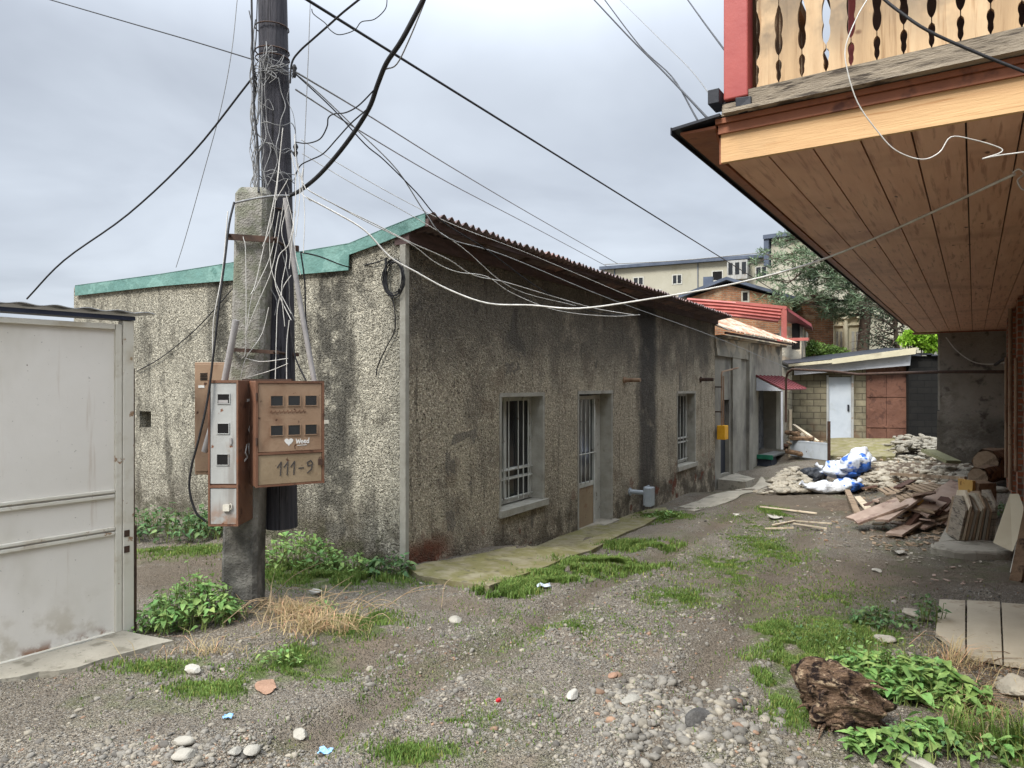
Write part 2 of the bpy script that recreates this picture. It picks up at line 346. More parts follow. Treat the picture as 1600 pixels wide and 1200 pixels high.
m_rustsheet = M('rusty_sheet', two((166,150,130), (184,170,150)), 2, 6, .8, st=(1,1,1), over=[(rgb(140,88,58), 2.2, .44, .58, dict(st=(3,.6,1), amt=.8))], bump=[('n', 20, .004)])
m_darkwood = M('dark_wood', two((72,58,56), (98,80,76)), 4, 5, .85, st=(1,1,6), over=[(rgb(84,64,54), 2, .55, .7)], bump=[('n', 20, .006)])
m_pole = M('creosoted_wood', two((38,38,44), (72,70,74)), 14, 6, .8, st=(2.2,2.2,.12), over=[(rgb(22,20,22), 22, .55, .66, dict(st=(2,2,.1))), (rgb(96,90,88), 10, .62, .72, dict(st=(2,2,.15), amt=.6))], bump=[('n', 30, .012, (2,2,.12))])
m_whitepaint = M('white_paint_metal', two((206,200,189), (216,210,200)), 1.2, 4, .5, over=[(rgb(168,160,140), 1.6, .5, .75, dict(amt=.45, st=(1,1,.5))), (rgb(92,66,44), 24, .725, .76), (rgb(150,136,108), 5, .5, .7, dict(z=(.1, .5), amt=.5)), (rgb(160,134,106), 3.2, .64, .74, dict(st=(3,3,.25), amt=.3)), (rgb(120,112,100), 40, .68, .74, dict(amt=.6)), (rgb(120,76,44), 7, .5, .62, dict(z=(.02, .12)))], bump=[('n', 2, .01), ('n', 60, .0008)], rvar=.1)
m_whiterust = M('white_frame_rusting', two((188,182,166), (202,197,184)), 3, 4, .55, over=[(rgb(128,96,64), 12, .62, .7, dict(amt=.9)), (rgb(150,134,104), 4, .5, .7, dict(amt=.5))], bump=[('n', 30, .002)])
m_winpaint = M('window_paint', two((168,167,158), (190,189,180)), 6, 4, .6, over=[(rgb(110,100,84), 9, .58, .7, dict(amt=.8))], bump=[('n', 30, .002)])
m_navy = M('navy_flashing', two((40,46,62), (56,62,78)), 4, 3, .5, over=[(rgb(90,92,98), 6, .6, .7, dict(amt=.5))], bump=[('n', 20, .002)])
m_whitesheet = M('white_sheet_edge', two((168,171,175), (188,190,193)), 3, 3, .5, over=[(rgb(140,136,130), 6, .6, .7, dict(amt=.5))], bump=[('n', 8, .006)])
m_rust = M('rusty_brown_paint', two((96,66,50), (120,86,66)), 4, 6, .7, over=[(rgb(134,118,100), 2.2, .5, .75, dict(amt=.5)), (rgb(62,40,30), 9, .56, .7, dict(amt=.8)), (rgb(128,76,50), 5, .58, .68, dict(amt=.6))], bump=[('n', 40, .002)], rvar=.12)
m_rust2 = M('faded_brown_paint', two((132,106,84), (152,128,104)), 2.5, 6, .65, over=[(rgb(106,74,54), 3, .46, .66, dict(amt=.8, st=(1,1,.6))), (rgb(158,142,122), 3, .6, .75, dict(amt=.6)), (rgb(66,40,28), 16, .64, .72)], bump=[('n', 40, .002)], rvar=.12)
m_tan = M('faded_tan_paint', two((130,112,88), (150,132,106)), 4, 5, .65, over=[(rgb(120,84,60), 5, .55, .7, dict(amt=.85)), (rgb(80,52,38), 16, .64, .72)], bump=[('n', 40, .002)])
m_galv = M('grey_painted_metal', two((148,148,144), (168,168,163)), 3, 5, .5, over=[(rgb(134,92,60), 6, .4, .6, dict(z=(.04, .22), amt=.8)), (rgb(120,112,104), 3, .5, .7, dict(st=(3,3,.3), amt=.6)), (rgb(128,104,84), 4, .6, .7, dict(amt=.7)), (rgb(110,70,48), 14, .66, .72)], bump=[('n', 40, .001)], rvar=.1)
m_conduit = M('conduit_plastic', two((134,130,128), (158,154,150)), 6, 3, .6, bump=[('n', 20, .002)])
m_black = M('black_rubber', two((26,26,28), (44,43,44)), 20, 2, .6, bump=[('n', 60, .001)])
m_greywire = M('grey_wire', two((112,112,112), (142,141,138)), 20, 2, .6, bump=[('n', 60, .001)])
m_whitewire = M('white_wire', two((176,172,164), (206,203,196)), 12, 2, .55, bump=[('n', 60, .001)])
m_iron = M('rusty_iron', two((52,40,34), (78,58,46)), 15, 5, .8, bump=[('n', 60, .002)])
m_glass = M('dark_glass', two((22,24,26), (42,45,48)), 2, 3, .12, spec=.5, over=[(rgb(60,60,56), 5, .55, .7, dict(amt=.35))])
m_dark = M('dark_interior', two((16,14,14), (26,24,23)), 2, 3, .9, bump=[('n', 20, .002)])
m_white = M('white_mark', two((206,204,198), (218,216,210)), 30, 3, .7, bump=[('n', 60, .001)])
m_ink = M('dark_paint_mark', two((58,54,52), (78,72,68)), 30, 3, .8, bump=[('n', 60, .001)])
m_fascia = M('fresh_pine', two((186,146,102), (206,168,120)), 3, 6, .6, st=(.35,.35,5), over=[(rgb(162,114,66), 5, .55, .68, dict(st=(.3,.3,6), amt=.7)), (rgb(104,64,38), 17, .73, .78, dict(det=1)), (rgb(136,116,92), 1.5, .52, .7, dict(amt=.6))], bump=[('n', 30, .002, (.3,.3,5))])
m_rail = M('balustrade_pine', two((182,152,116), (204,176,138)), 4, 6, .65, st=(5,5,.35), over=[(rgb(150,110,68), 6, .55, .68, dict(st=(6,6,.3), amt=.7)), (rgb(112,100,84), 4, .36, .6, dict(z=(3.62,3.3), amt=.85)), (rgb(92,58,36), 8, .74, .78, dict(det=1))], bump=[('n', 30, .003, (5,5,.3))])
m_weath = M('weathered_wood', two((116,106,92), (150,138,120)), 5, 6, .9, st=(1,1,6), over=[(rgb(70,62,54), 6, .52, .66, dict(st=(1,1,8)))], bump=[('n', 30, .006, (1,1,6))])
m_soffit = M('varnished_soffit', two((200,152,124), (216,174,146)), 3, 6, .5, coord='UV', st=(.5,4,1), over=[(rgb(134,84,62), 5, .52, .68, dict(st=(.4,6,1), amt=.6)), (rgb(70,38,26), 9, .72, .77, dict(det=1, st=(.6,1.4,1))), (rgb(150,104,80), .9, .5, .66, dict(amt=.5))], bump=[('n', 30, .0015, (.4,5,1))])
m_brownmould = M('brown_moulding', two((120,70,46), (146,90,60)), 6, 5, .5, over=[(rgb(90,50,34), 6, .55, .7)], bump=[('n', 30, .002)])
m_redpaint = M('red_paint', two((150,70,66), (170,86,78)), 2, 4, .45, over=[(rgb(118,44,42), 5, .55, .7, dict(amt=.6))], bump=[('n', 30, .001)])
m_blackmetal = M('black_metal', two((28,30,36), (42,44,50)), 6, 3, .5, bump=[('n', 30, .001)])
m_brick = M('brick', [], 4, 6, .9, brick=(rgb(150,92,64), rgb(120,72,52), rgb(128,118,104), .25, .075, .012), bump=[('b', 1, .01), ('n', 40, .005)])
m_brick2 = M('old_brick', [], 2.5, 6, .92, brick=(rgb(160,112,80), rgb(134,88,62), rgb(140,126,108), .26, .08, .014), over=[(rgb(168,150,124), 1.2, .54, .66, dict(amt=.7)), (rgb(96,76,60), 3, .56, .7, dict(amt=.6))], bump=[('b', 1, .01), ('n', 40, .005)])
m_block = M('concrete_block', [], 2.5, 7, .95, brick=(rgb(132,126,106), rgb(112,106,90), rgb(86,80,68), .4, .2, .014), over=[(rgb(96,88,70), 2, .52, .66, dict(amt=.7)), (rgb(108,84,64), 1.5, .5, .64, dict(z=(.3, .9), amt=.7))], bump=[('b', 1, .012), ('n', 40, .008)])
m_bayshade = M('bay_shade_block', [], 2.5, 7, .95, brick=(rgb(28,27,25), rgb(22,21,20), rgb(15,15,14), .4, .2, .014), bump=[('b', 1, .012), ('n', 40, .008)])  # near-black blocks carry the shade of an open bay in their colour
m_wing = M('dark_cement_render', two((122,116,106), (148,142,130)), 1.6, 8, .95, over=[(rgb(118,110,98), 1.3, .56, .64, dict(amt=.7)), (rgb(52,48,44), 5, .54, .7, dict(amt=.7)), (rgb(130,122,108), 14, .66, .72, dict(amt=.6)), (rgb(54,52,42), 2, .3, .55, dict(z=(1.0, 1.35), amt=.6))], bump=[('n', 14, .03), ('n', 50, .008)])
m_cement2 = M('stained_cement', two((120,116,106), (150,146,134)), 1.8, 7, .95, over=[(rgb(76,74,70), 1.2, .48, .68, dict(st=(1.2,1.2,.5), amt=.7)), (rgb(204,192,168), 1.6, .5, .56, dict(z=(3.2, 2.4), amt=.9)), (rgb(160,128,92), 2.0, .5, .62, dict(z=(3.4, 2.4), amt=.7))], bump=[('n', 20, .01)])
m_cream = M('cream_render', two((158,154,138), (172,168,152)), .5, 6, .95, over=[(rgb(146,142,120), .6, .54, .7, dict(st=(1,1,.4), amt=.8))], bump=[('n', 8, .01)])
m_cream2 = M('cream_house', two((182,174,146), (198,190,164)), 1, 5, .9, over=[(rgb(150,142,120), 2, .55, .7, dict(amt=.6))], bump=[('n', 8, .01)])
m_slate = M('blue_grey_metal', two((66,74,88), (86,94,108)), 2, 4, .5, bump=[('n', 8, .003)])
m_redroof = M('red_sheet', two((156,84,76), (174,102,92)), 2, 4, .5, over=[(rgb(140,66,58), 3, .55, .7, dict(amt=.6))], bump=[('n', 8, .003)])
m_maroon = M('maroon_sheet', two((104,50,54), (128,66,68)), 4, 4, .6, over=[(rgb(80,46,46), 5, .55, .7)], bump=[('n', 12, .003)])
m_reddoor = M('brown_rust_door', two((92,62,50), (114,80,64)), 2.5, 5, .65, over=[(rgb(128,90,72), 3, .6, .72, dict(amt=.8)), (rgb(60,36,30), 5, .5, .66, dict(amt=.7)), (rgb(160,140,124), 5, .7, .75)], bump=[('n', 4, .03), ('n', 30, .003)])
m_bluewhite = M('pale_blue_paint', two((172,180,188), (190,197,203)), 2, 4, .55, over=[(rgb(160,164,164), 3, .56, .7, dict(amt=.5))], bump=[('n', 6, .004)])
m_yellow = M('yellow_box', two((206,148,30), (222,166,44)), 6, 3, .5, bump=[('n', 20, .001)])
m_doordark = M('dark_blue_door', two((30,34,42), (46,50,58)), 4, 4, .5, bump=[('n', 12, .003)])
m_greyboard = M('grey_weathered_door', two((78,80,82), (104,104,102)), 5, 6, .8, st=(5,5,.4), over=[(rgb(56,56,58), 5, .52, .66)], bump=[('n', 20, .005)])
m_plank = M('maroon_board', two((142,121,106), (168,148,132)), 6, 5, .75, over=[(rgb(92,62,52), 4, .52, .68, dict(amt=.7)), (rgb(168,142,120), 9, .62, .72, dict(amt=.6))], bump=[('n', 20, .003)])
m_plank2 = M('weathered_board', two((126,106,84), (156,136,112)), 6, 6, .85, over=[(rgb(84,68,52), 5, .52, .66, dict(amt=.8)), (rgb(186,170,148), 6, .62, .74, dict(amt=.6))], bump=[('n', 25, .005)])
m_plank3 = M('pale_board', two((176,160,134), (198,184,160)), 6, 5, .8, over=[(rgb(130,108,82), 5, .55, .7, dict(amt=.7))], bump=[('n', 25, .004)])
m_plank4 = M('dark_board', two((70,50,42), (94,68,56)), 6, 5, .8, over=[(rgb(120,96,78), 5, .6, .7, dict(amt=.7))], bump=[('n', 25, .004)])
m_sack = M('white_sack', two((194,197,202), (210,213,217)), 5, 4, .6, over=[(rgb(150,144,132), 3, .55, .7, dict(amt=.6)), (rgb(160,158,152), 6, .6, .72, dict(amt=.6))], bump=[('n', 9, .04), ('n', 25, .012)])
m_sackblue = M('blue_print', two((44,92,176), (66,116,196)), 5, 4, .6, over=[(rgb(190,200,214), 9, .6, .66)], bump=[('n', 9, .03)])
m_blackbag = M('black_bag', two((28,30,36), (48,52,58)), 5, 4, .35, over=[(rgb(40,84,100), 3, .56, .66)], bump=[('n', 9, .06), ('n', 25, .015)])  # teal noise patches over the black
m_greenplastic = M('green_plastic', two((30,92,70), (42,112,86)), 5, 4, .5, bump=[('n', 20, .002)])
m_greyplank = M('grey_bench_board', two((104,106,104), (130,131,126)), 5, 5, .8, bump=[('n', 20, .004)])
m_log = M('log_bark', two((92,72,54), (128,104,80)), 7, 6, .9, over=[(rgb(58,44,34), 8, .5, .64)], bump=[('n', 16, .02)])
m_cutwood = M('cut_wood', two((176,136,72), (196,158,92)), 5, 6, .8, st=(1,1,1), over=[(rgb(130,96,56), 14, .56, .66)], bump=[('n', 30, .004)])
m_stump = M('rotten_stump', two((78,60,48), (140,114,90)), 16, 8, .95, st=(.5,2,2.6), over=[(rgb(38,26,22), 13, .5, .62, dict(st=(1,2,1))), (rgb(200,176,144), 14, .56, .68, dict(amt=.85, st=(1,1,2.5)))], bump=[('n', 26, .05, (.4,2,2.6)), ('n', 60, .012)])
m_leaf = M('nettle_leaf', two((88,124,64), (130,164,98)), 14, 2, .65, spec=.3, trans=.25, attr=.8, bump=[('n', 90, .002)])
m_leafd = M('dark_leaf', two((66,96,60), (96,126,80)), 14, 2, .65, spec=.3, trans=.25, attr=.8, bump=[('n', 90, .002)])
m_stem = M('stem', two((88,104,52), (120,128,70)), 14, 2, .7)
m_grass = M('grass', two((86,112,54), (120,144,80)), 3, 4, .6, spec=.2, trans=.3, attr=.8)
m_straw = M('dry_grass', two((150,132,102), (184,166,130)), 6, 4, .8, trans=.2, attr=.6)
m_pine = M('pine_needles', two((78,98,76), (118,134,104)), 1.5, 3, .7, trans=.15, attr=.8)
m_treedark = M('dark_foliage', two((40,50,38), (66,74,56)), 1.5, 3, .7, trans=.15, attr=.8)
m_rail2 = M('balustrade_pine_darker', two((160,132,98), (186,156,118)), 4, 6, .65, st=(5,5,.35), over=[(rgb(128,98,64), 6, .5, .66, dict(st=(6,6,.3), amt=.7)), (rgb(112,100,84), 4, .32, .56, dict(z=(3.75,3.35), amt=.85)), (rgb(92,58,36), 8, .72, .76, dict(det=1))], bump=[('n', 30, .003, (5,5,.3))])
m_sackp = M('printed_sack', two((190,199,212), (208,214,223)), 5, 4, .6, over=[(rgb(58,104,186), 3.4, .48, .53, dict(det=2)), (rgb(150,144,132), 5, .6, .72, dict(amt=.5))], bump=[('n', 9, .04), ('n', 25, .012)])
m_vine = M('bright_leaves', two((112,156,40), (160,196,70)), 3, 3, .6, trans=.4, attr=.7)
m_bush = M('hedge_leaves', two((72,98,44), (112,136,66)), 2, 3, .6, trans=.3, attr=.8)
m_bark = M('bark', two((54,44,36), (84,70,58)), 8, 6, .9, st=(1,1,.3), bump=[('n', 12, .02)])
m_blue = M('blue_wrapper', two((104,156,206), (160,196,226)), 40, 2, .4, bump=[('n', 50, .01)])
m_red = M('red_plastic', two((190,30,40), (206,44,52)), 40, 2, .4)
m_tile = M('cream_tile', two((156,146,126), (174,163,142)), 3, 6, .7, over=[(rgb(126,112,90), 5, .55, .68, dict(amt=.7)), (rgb(92,78,60), 12, .66, .72, dict(amt=.8))], bump=[('n', 30, .003)])
m_beige = M('beige_panel', two((166,154,128), (180,168,142)), 2, 4, .7, over=[(rgb(156,140,110), 3, .58, .7, dict(amt=.5))], bump=[('n', 10, .003)])
m_whitepl = M('white_plaster_bit', two((156,151,140), (176,171,159)), 9, 4, .8, over=[(rgb(140,132,118), 12, .58, .7, dict(amt=.7))], bump=[('n', 40, .006)])
m_bluewash = M('flue_metal', two((150,156,160), (172,177,180)), 5, 3, .5, bump=[('n', 20, .002)])
m_tangle = m_greywire
# ================================================================ GROUND
def axis(a, b, st, far):
    x = list(np.arange(a, b+1e-6, st)); k = st; lo = a; left = []
    while lo > -far: k *= 1.25; lo -= k; left.append(lo)
    k = st; hi = x[-1]; right = []
    while hi < far: k *= 1.25; hi += k; right.append(hi)
    return np.array(left[::-1]+x+right)
gx = axis(-5, 9.5, .04, 400); gy = axis(2.8, 20, .045, 400)
GX, GY = np.meshgrid(gx, gy); GZ = gz(GX, GY)
# gravel heap of pale cobbles (photo 980-1160, 1040-1190) and a rut
def blob(x, y, cx, cy, rx, ry, seed=0):
    d = np.hypot((x-cx)/rx, (y-cy)/ry)+(vnoise(x*3.1, y*3.1, 40+seed)-.5)*.7+(vnoise(x*9, y*9, 41+seed)-.5)*.35
    return np.clip((1.15-d)*2.2, 0, 1)
def gp(px, py): g = G(px, py); return g.x, g.y
def pixblob(x, y, px, py, wx, wy, seed=0):       # blob given by its place and reach in metres
    cx, cy = gp(px, py); return blob(x, y, cx, cy, wx, wy, seed)
GRASS = [(1230,1010,.22,.6),(1330,985,.35,.45),(1225,1070,.18,.5),(800,922,.3,.18),(870,902,.6,.25),(950,880,.7,.3),(1035,808,.5,.5),(1200,860,.35,1.2),(1130,880,.3,.7),(1060,935,.4,.4),
         (560,975,.3,.35),(450,1035,.35,.3),(330,1080,.35,.18),(250,1045,.4,.14),(640,1180,.3,.15),(290,862,.9,.35),(480,900,.6,.5),(600,905,.5,.25),(1600,1180,.3,.3),(1235,1120,.14,.2),(1210,800,.25,.5)]
MUD = [(1300,900,1.5,.9),(1180,960,.8,.6),(1450,900,1.6,.6),(1150,775,.8,3),(300,880,1.2,.9),(620,1030,.9,.4),(1250,790,1.0,1.5)]
PALE = [(1060,1110,.42,.5),(1000,960,.9,.6),(820,1010,.9,.5),(1130,840,.6,1.2),(380,1180,.8,.2)]
def masks(x, y):
    g = np.zeros(x.shape); mu = g.copy(); pa = g.copy()
    for i, q in enumerate(GRASS): g = np.maximum(g, pixblob(x, y, *q, seed=i))
    for i, q in enumerate(MUD): mu = np.maximum(mu, pixblob(x, y, *q, seed=30+i))
    for i, q in enumerate(PALE): pa = np.maximum(pa, pixblob(x, y, *q, seed=60+i))
    mu = np.maximum(mu, np.clip(1.3-rutd(x, y)/.15, 0, .9)); pa = np.maximum(pa, .8*np.exp(-((rutd(x, y)-.3)/.13)**2)); g = g*np.clip(rutd(x, y)/.2, 0, 1)
    g = np.maximum(g, .45*(vnoise(x*1.7, y*1.7, 77) > .6)*(vnoise(x*7, y*7, 78)))
    return g, mu, pa
mg, mm, mp = masks(GX, GY)
heap = pixblob(GX, GY, 1080, 1120, .36, .45, 99)
GZ = GZ+heap*.05
nr, nc = GX.shape; idx = np.arange(nr*nc).reshape(nr, nc)
fc = np.stack([idx[:-1,:-1], idx[:-1,1:], idx[1:,1:], idx[1:,:-1]], -1).reshape(-1, 4)
o = np_mesh('ground', np.stack([GX, GY, GZ], -1).reshape(-1, 3), fc, m_ground, smooth=True, attr=np.stack([mg, mm, mp, mg*0+1], -1).reshape(-1, 4))
tag(o, kind='structure')
def gzh(x, y):
    return gz(x, y)+pixblob(x, y, 1080, 1120, .36, .45, 99)*.05

def inhouse(x, y):      # keep scatter out of buildings
    a = (x+1.1)*.5238+(y-7.26)*.8518; b = (x+1.1)*.8518-(y-7.26)*.5238
    return (a > -.02) & (b < .02) & (b > -8)
def scatter_stones(name, n, xr, yr, smin, smax, pw, dens, sub=0, label=None, seed=1, flat=(.45,.8)):
    rg = np.random.default_rng(seed)
    # even in the picture: choose depth with density ~ 1/y^2 to keep near stones plentiful
    ratio = rg.uniform(-.78, .8, n*3); y = 1/(rg.uniform(1/yr[1], 1/yr[0], n*3)); x = ratio*y
    keep = (x > xr[0]) & (x < xr[1]) & ~inhouse(x, y) & (rg.random(n*3) < dens(x, y)); x, y = x[keep][:n], y[keep][:n]; k = len(x)
    s = smin*(smax/smin)**(rg.random(k)**pw); s = s*(.75+.25*y/4)**.5
    z = gzh(x, y)
    vs, fs = ICO[sub]; b = np.array([tuple(v) for v in vs]); nv = len(b)
    sc = np.stack([rg.uniform(.75, 1.35, k), rg.uniform(.65, 1, k), rg.uniform(*flat, k)], -1)*s[:, None]
    jit = 1+rg.uniform(-.22, .22, (k, nv))
    p = b[None]*sc[:, None, :]*jit[..., None]
    th = rg.uniform(0, 6.28, k); c, sn = np.cos(th)[:, None], np.sin(th)[:, None]
    tl = rg.uniform(-.3, .3, k)[:, None]; pz = p[..., 2]+p[..., 0]*tl
    px_ = p[..., 0]*c-p[..., 1]*sn; py_ = p[..., 0]*sn+p[..., 1]*c
    v = np.stack([px_+x[:, None], py_+y[:, None], pz+(z+s*.02)[:, None]], -1).reshape(-1, 3)
    f = (np.array(fs)[None]+(np.arange(k)*nv)[:, None, None]).reshape(-1, 3)
    t = rg.choice(4, k, p=[.5, .28, .17, .05]); base = np.array([[1,1,1],[1.28,1.24,1.15],[.58,.57,.57],[1.15,.8,.62]])[t]*rg.uniform(.8, 1.15, (k, 1))
    at = np.repeat(np.concatenate([base, np.ones((k, 1))], 1), nv, 0)
    o = np_mesh(name, v, f, m_stone, smooth=sub > 0, attr=at); tag(o, label, 'gravel', kind='stuff'); return o
def d1(x, y):
    g, mu, pa = masks(x, y); return np.clip(.30+.6*pa-.28*mu-.3*g, .03, 1)*np.clip((vnoise(x*1.5,y*1.5,55)-.25)*3,.12,1)*(y < 16)
scatter_stones('gravel', 42000, (-7, 8), (3.2, 16), .0045, .013, 1.5, d1, 0, 'fine grey and tan gravel spread over the muddy lane', 3)
scatter_stones('gravel', 4200, (-7, 8), (3.2, 15), .011, .028, 2.2, d1, 1, 'loose pebbles scattered over the muddy lane', 4)
def d2(x, y): return pixblob(x, y, 1075, 1115, .5, .65, 98)
def heapst():
    cx, cy = gp(1075, 1115); rg = np.random.default_rng(5); return cx, cy
scatter_stones('cobble_heap', 1500, (.2, 2.0), (3.2, 5.4), .012, .04, 1.3, d2, 1, 'low heap of pale rounded cobbles in the middle foreground', 6, (.5, .8))

# ================================================================ MAIN ROUGHCAST HOUSE
D = V(.5238, .8518, 0); N = V(.8518, -.5238, 0)      # along the lane; out of the street wall
DANG = math.atan2(D.y, D.x)
C0 = V(-1.1, 7.26, 0)
WS = Fr(C0, D, N)                                     # a along the street wall, b outward
WL_ = Fr(C0, -N, -D)                                  # left (gable) wall: a leftward, b outward
house = thing('roughcast_house', 'long low roughcast house with dark eaves and green roof flashing behind the utility pole', 'house', C0)
def wall_holes(mb, fr, a0, a1, c0, c1, holes, depth=.3):
    As = sorted({a0, a1}|{h[0] for h in holes}|{h[1] for h in holes}); Cs = sorted({c0, c1}|{h[2] for h in holes}|{h[3] for h in holes})
    flip = (fr.u.cross(fr.w)).dot(fr.n) < 0
    def q(pts): mb.poly(pts[::-1] if flip else pts)
    for i in range(len(As)-1):
        for j in range(len(Cs)-1):
            am, cm = (As[i]+As[i+1])/2, (Cs[j]+Cs[j+1])/2
            if any(h[0] < am < h[1] and h[2] < cm < h[3] for h in holes): continue
            q([fr(As[i],0,Cs[j]), fr(As[i+1],0,Cs[j]), fr(As[i+1],0,Cs[j+1]), fr(As[i],0,Cs[j+1])])
    for h in holes:
        d = -(h[4] if len(h) > 4 else depth); x0, x1, z0, z1 = h[:4]
        q([fr(x0,0,z0), fr(x0,d,z0), fr(x0,d,z1), fr(x0,0,z1)][::-1]); q([fr(x1,0,z0), fr(x1,d,z0), fr(x1,d,z1), fr(x1,0,z1)])
        q([fr(x0,0,z0), fr(x1,0,z0), fr(x1,d,z0), fr(x0,d,z0)][::-1] if 0 else [fr(x0,0,z0), fr(x0,d,z0), fr(x1,d,z0), fr(x1,0,z0)]); q([fr(x0,0,z1), fr(x1,0,z1), fr(x1,d,z1), fr(x0,d,z1)])
def wa(px, py=600): return WS.hit(px, py)
def wz(px, py): return WS.hit(px, py)[1]
LEND = wa(1117)[0]
w1 = (wa(781)[0], wa(849)[0], wz(781,800), wz(781,617))
dr = (wa(903)[0], wa(956)[0], -.42, wz(903,613))
w3 = (wa(1058)[0], wa(1086)[0], wz(1058,731), wz(1058,613))
mb = MB(); wall_holes(mb, WS, 0, LEND, -1.1, 3.36, [w1+(.3,), dr+(.34,), w3+(.3,)])
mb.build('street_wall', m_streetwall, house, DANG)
mb = MB(); hole = (WL_.hit(236,650)[0], WL_.hit(218,650)[0], WL_.hit(236,669)[1], WL_.hit(236,643)[1])
wall_holes(mb, WL_, 0, 6.5, -.8, 3.36, [hole+(.2,)])
mb.build('gable_wall', m_leftwall, house, DANG+math.pi/2)
mb = MB(); mb.fbox(WL_, hole[0]-.1, hole[1]+.1, -.24, -.2, hole[2]-.1, hole[3]+.1); mb.build('vent_hole', m_dark, house)
mb = MB(); mb.fbox(WS, .1, LEND, -6.5, -6.3, -1, 3.3); mb.fbox(WS, LEND-.2, LEND-.004, -6.3, -.01, -1, 3.34)
mb.build('rear_wall', m_leftwall, house, DANG)
mb = MB(); mb.fbox(WS, .3, LEND-.3, -6.0, -.6, -.9, -.55); mb.fbox(WS, .3, LEND-.3, -.75, -.7, -.55, 3.2); mb.build('inner_room', m_dark, house)
mb = MB()   # corner bead of paler cement
mb.fbox(WS, -.028, .03, -.05, .028, 0.02, 3.34, .004); mb.build('corner_bead', m_trim, house)
# window surrounds (smooth cement) and sills
def surround(h, dp, name='surround'):
    mb = MB(); x0, x1, z0, z1 = h
    mb.fbox(WS, x0-.012, x0+.03, -dp, .008, z0, z1, .002); mb.fbox(WS, x1-.03, x1+.025, -dp+.002, .010, z0, z1, .002); mb.fbox(WS, x0-.012, x1+.025, -dp+.004, .012, z1-.03, z1+.02, .002)
    return mb
def window(h, bars, rails, mid=None):
    x0, x1, z0, z1 = h; fr = MB(); b = -.17
    wn = MB()
    for a0, a1, c0, c1 in ((x0+.05, x0+.10, z0+.03, z1-.04), (x1-.08, x1-.035, z0+.03, z1-.04)): fr.fbox(WS, a0, a1, b-.04, b, c0, c1)
    fr.fbox(WS, x0+.1, x1-.08, b-.038, b-.002, z1-.09, z1-.04); fr.fbox(WS, x0+.1, x1-.08, b-.038, b-.002, z0+.03, z0+.08)
    if mid: 
        fr.fbox(WS, mid-.035, mid-.004, b-.036, b+.002, z0+.08, z1-.09); fr.fbox(WS, mid+.004, mid+.035, b-.036, b+.002, z0+.08, z1-.09)
    for c in rails: fr.fbox(WS, x0+.1, x1-.08, b-.034, b-.004, c-.018, c+.018)
    f = fr.build('window', m_winpaint, house)
    g = MB(); g.fbox(WS, x0+.1, x1-.08, b-.05, b-.042, z0+.08, z1-.09); g.build('pane', m_glass, f)
    gr = MB()
    for a in bars: gr.tube([WS(a, b+.03, z0+.05), WS(a, b+.03, z1-.05)], .0085, 6)
    for c in rails+[z0+.1]: gr.tube([WS(x0+.06, b+.018, c), WS(x1-.05, b+.018, c)], .0095, 6)
    gr.build('grille', m_winpaint, f)
    s = MB(); s.fbox(WS, x0-.02, x1+.07, -.22, .05, z0-.07, z0+.012, .004); s.build('sill', m_trim, f)
    surround(h, .28).build('surround', m_trim, f)
zr = (wz(783, 741), wz(783, 752)); a0, a1 = w1[0]+.1, w1[1]-.08; am = wa(803)[0]+.05
window(w1, [a0+(a1-a0)*k/7 for k in (.6,1.6,2.5,4.3,5.3,6.3)], [zr[0], zr[1]-.03], am)
a0, a1 = w3[0]+.1, w3[1]-.08
window(w3, [a0+(a1-a0)*k/5 for k in (.5,1.5,2.5,3.5,4.5)], [wz(1060,695), wz(1060,690)+.02], None)
# door in a deep reveal
x0, x1, z0, z1 = dr
mb = MB(); b = -.1
lw = wa(935)[0]-.0; lw = x0+(x1-x0)*.66
mb.fbox(WS, x0+.05, x0+.1, b-.05, b, z0+.04, z1-.06); mb.fbox(WS, lw-.05, lw, b-.05, b, z0+.04, z1-.06); zc = wz(905, 762)
mb.fbox(WS, x0+.1, lw-.05, b-.045, b-.005, zc-.05, zc+.02); mb.fbox(WS, x0+.1, lw-.05, b-.045, b-.005, z1-.12, z1-.06)
mb.fbox(WS, lw+.005, lw+.05, b-.09, b-.04, z0, z1-.06); mb.fbox(WS, lw+.05, x1-.03, b-.14, b-.1, z0, z1-.05)
dd = mb.build('door', m_winpaint, house)
mb = MB(); mb.fbox(WS, x0+.1, lw-.05, b-.035, b-.015, z0+.05, zc-.05); mb.build('lower_panel', m_tan, dd, 0); 
mb = MB()
for k in range(5): a = x0+.13+k*(lw-x0-.21)/4; mb.tube([WS(a, b+.012, zc), WS(a, b+.012, z1-.1)], .0075, 6)
zz = wz(905, 713); mb.tube([WS(x0+.07, b+.012, zz), WS(lw-.01, b+.012, zz)], .009, 6); mb.build('grille', m_winpaint, dd)
mb = MB(); mb.fbox(WS, x0+.1, lw-.05, b-.045, b-.04, zc+.02, z1-.12); mb.build('pane', m_glass, dd)
surround(dr, .3).build('surround', m_trim, dd)
mb = MB(); mb.fbox(WS, x0-.05, x1+.1, -.3, .12, z0-.2, z0+.06, .012); mb.build('doorstep', m_slab, house, DANG)
mb = MB(); mb.fbox(WS, x0+.3, x1+.0, -.3, -.295, 1, 1); 
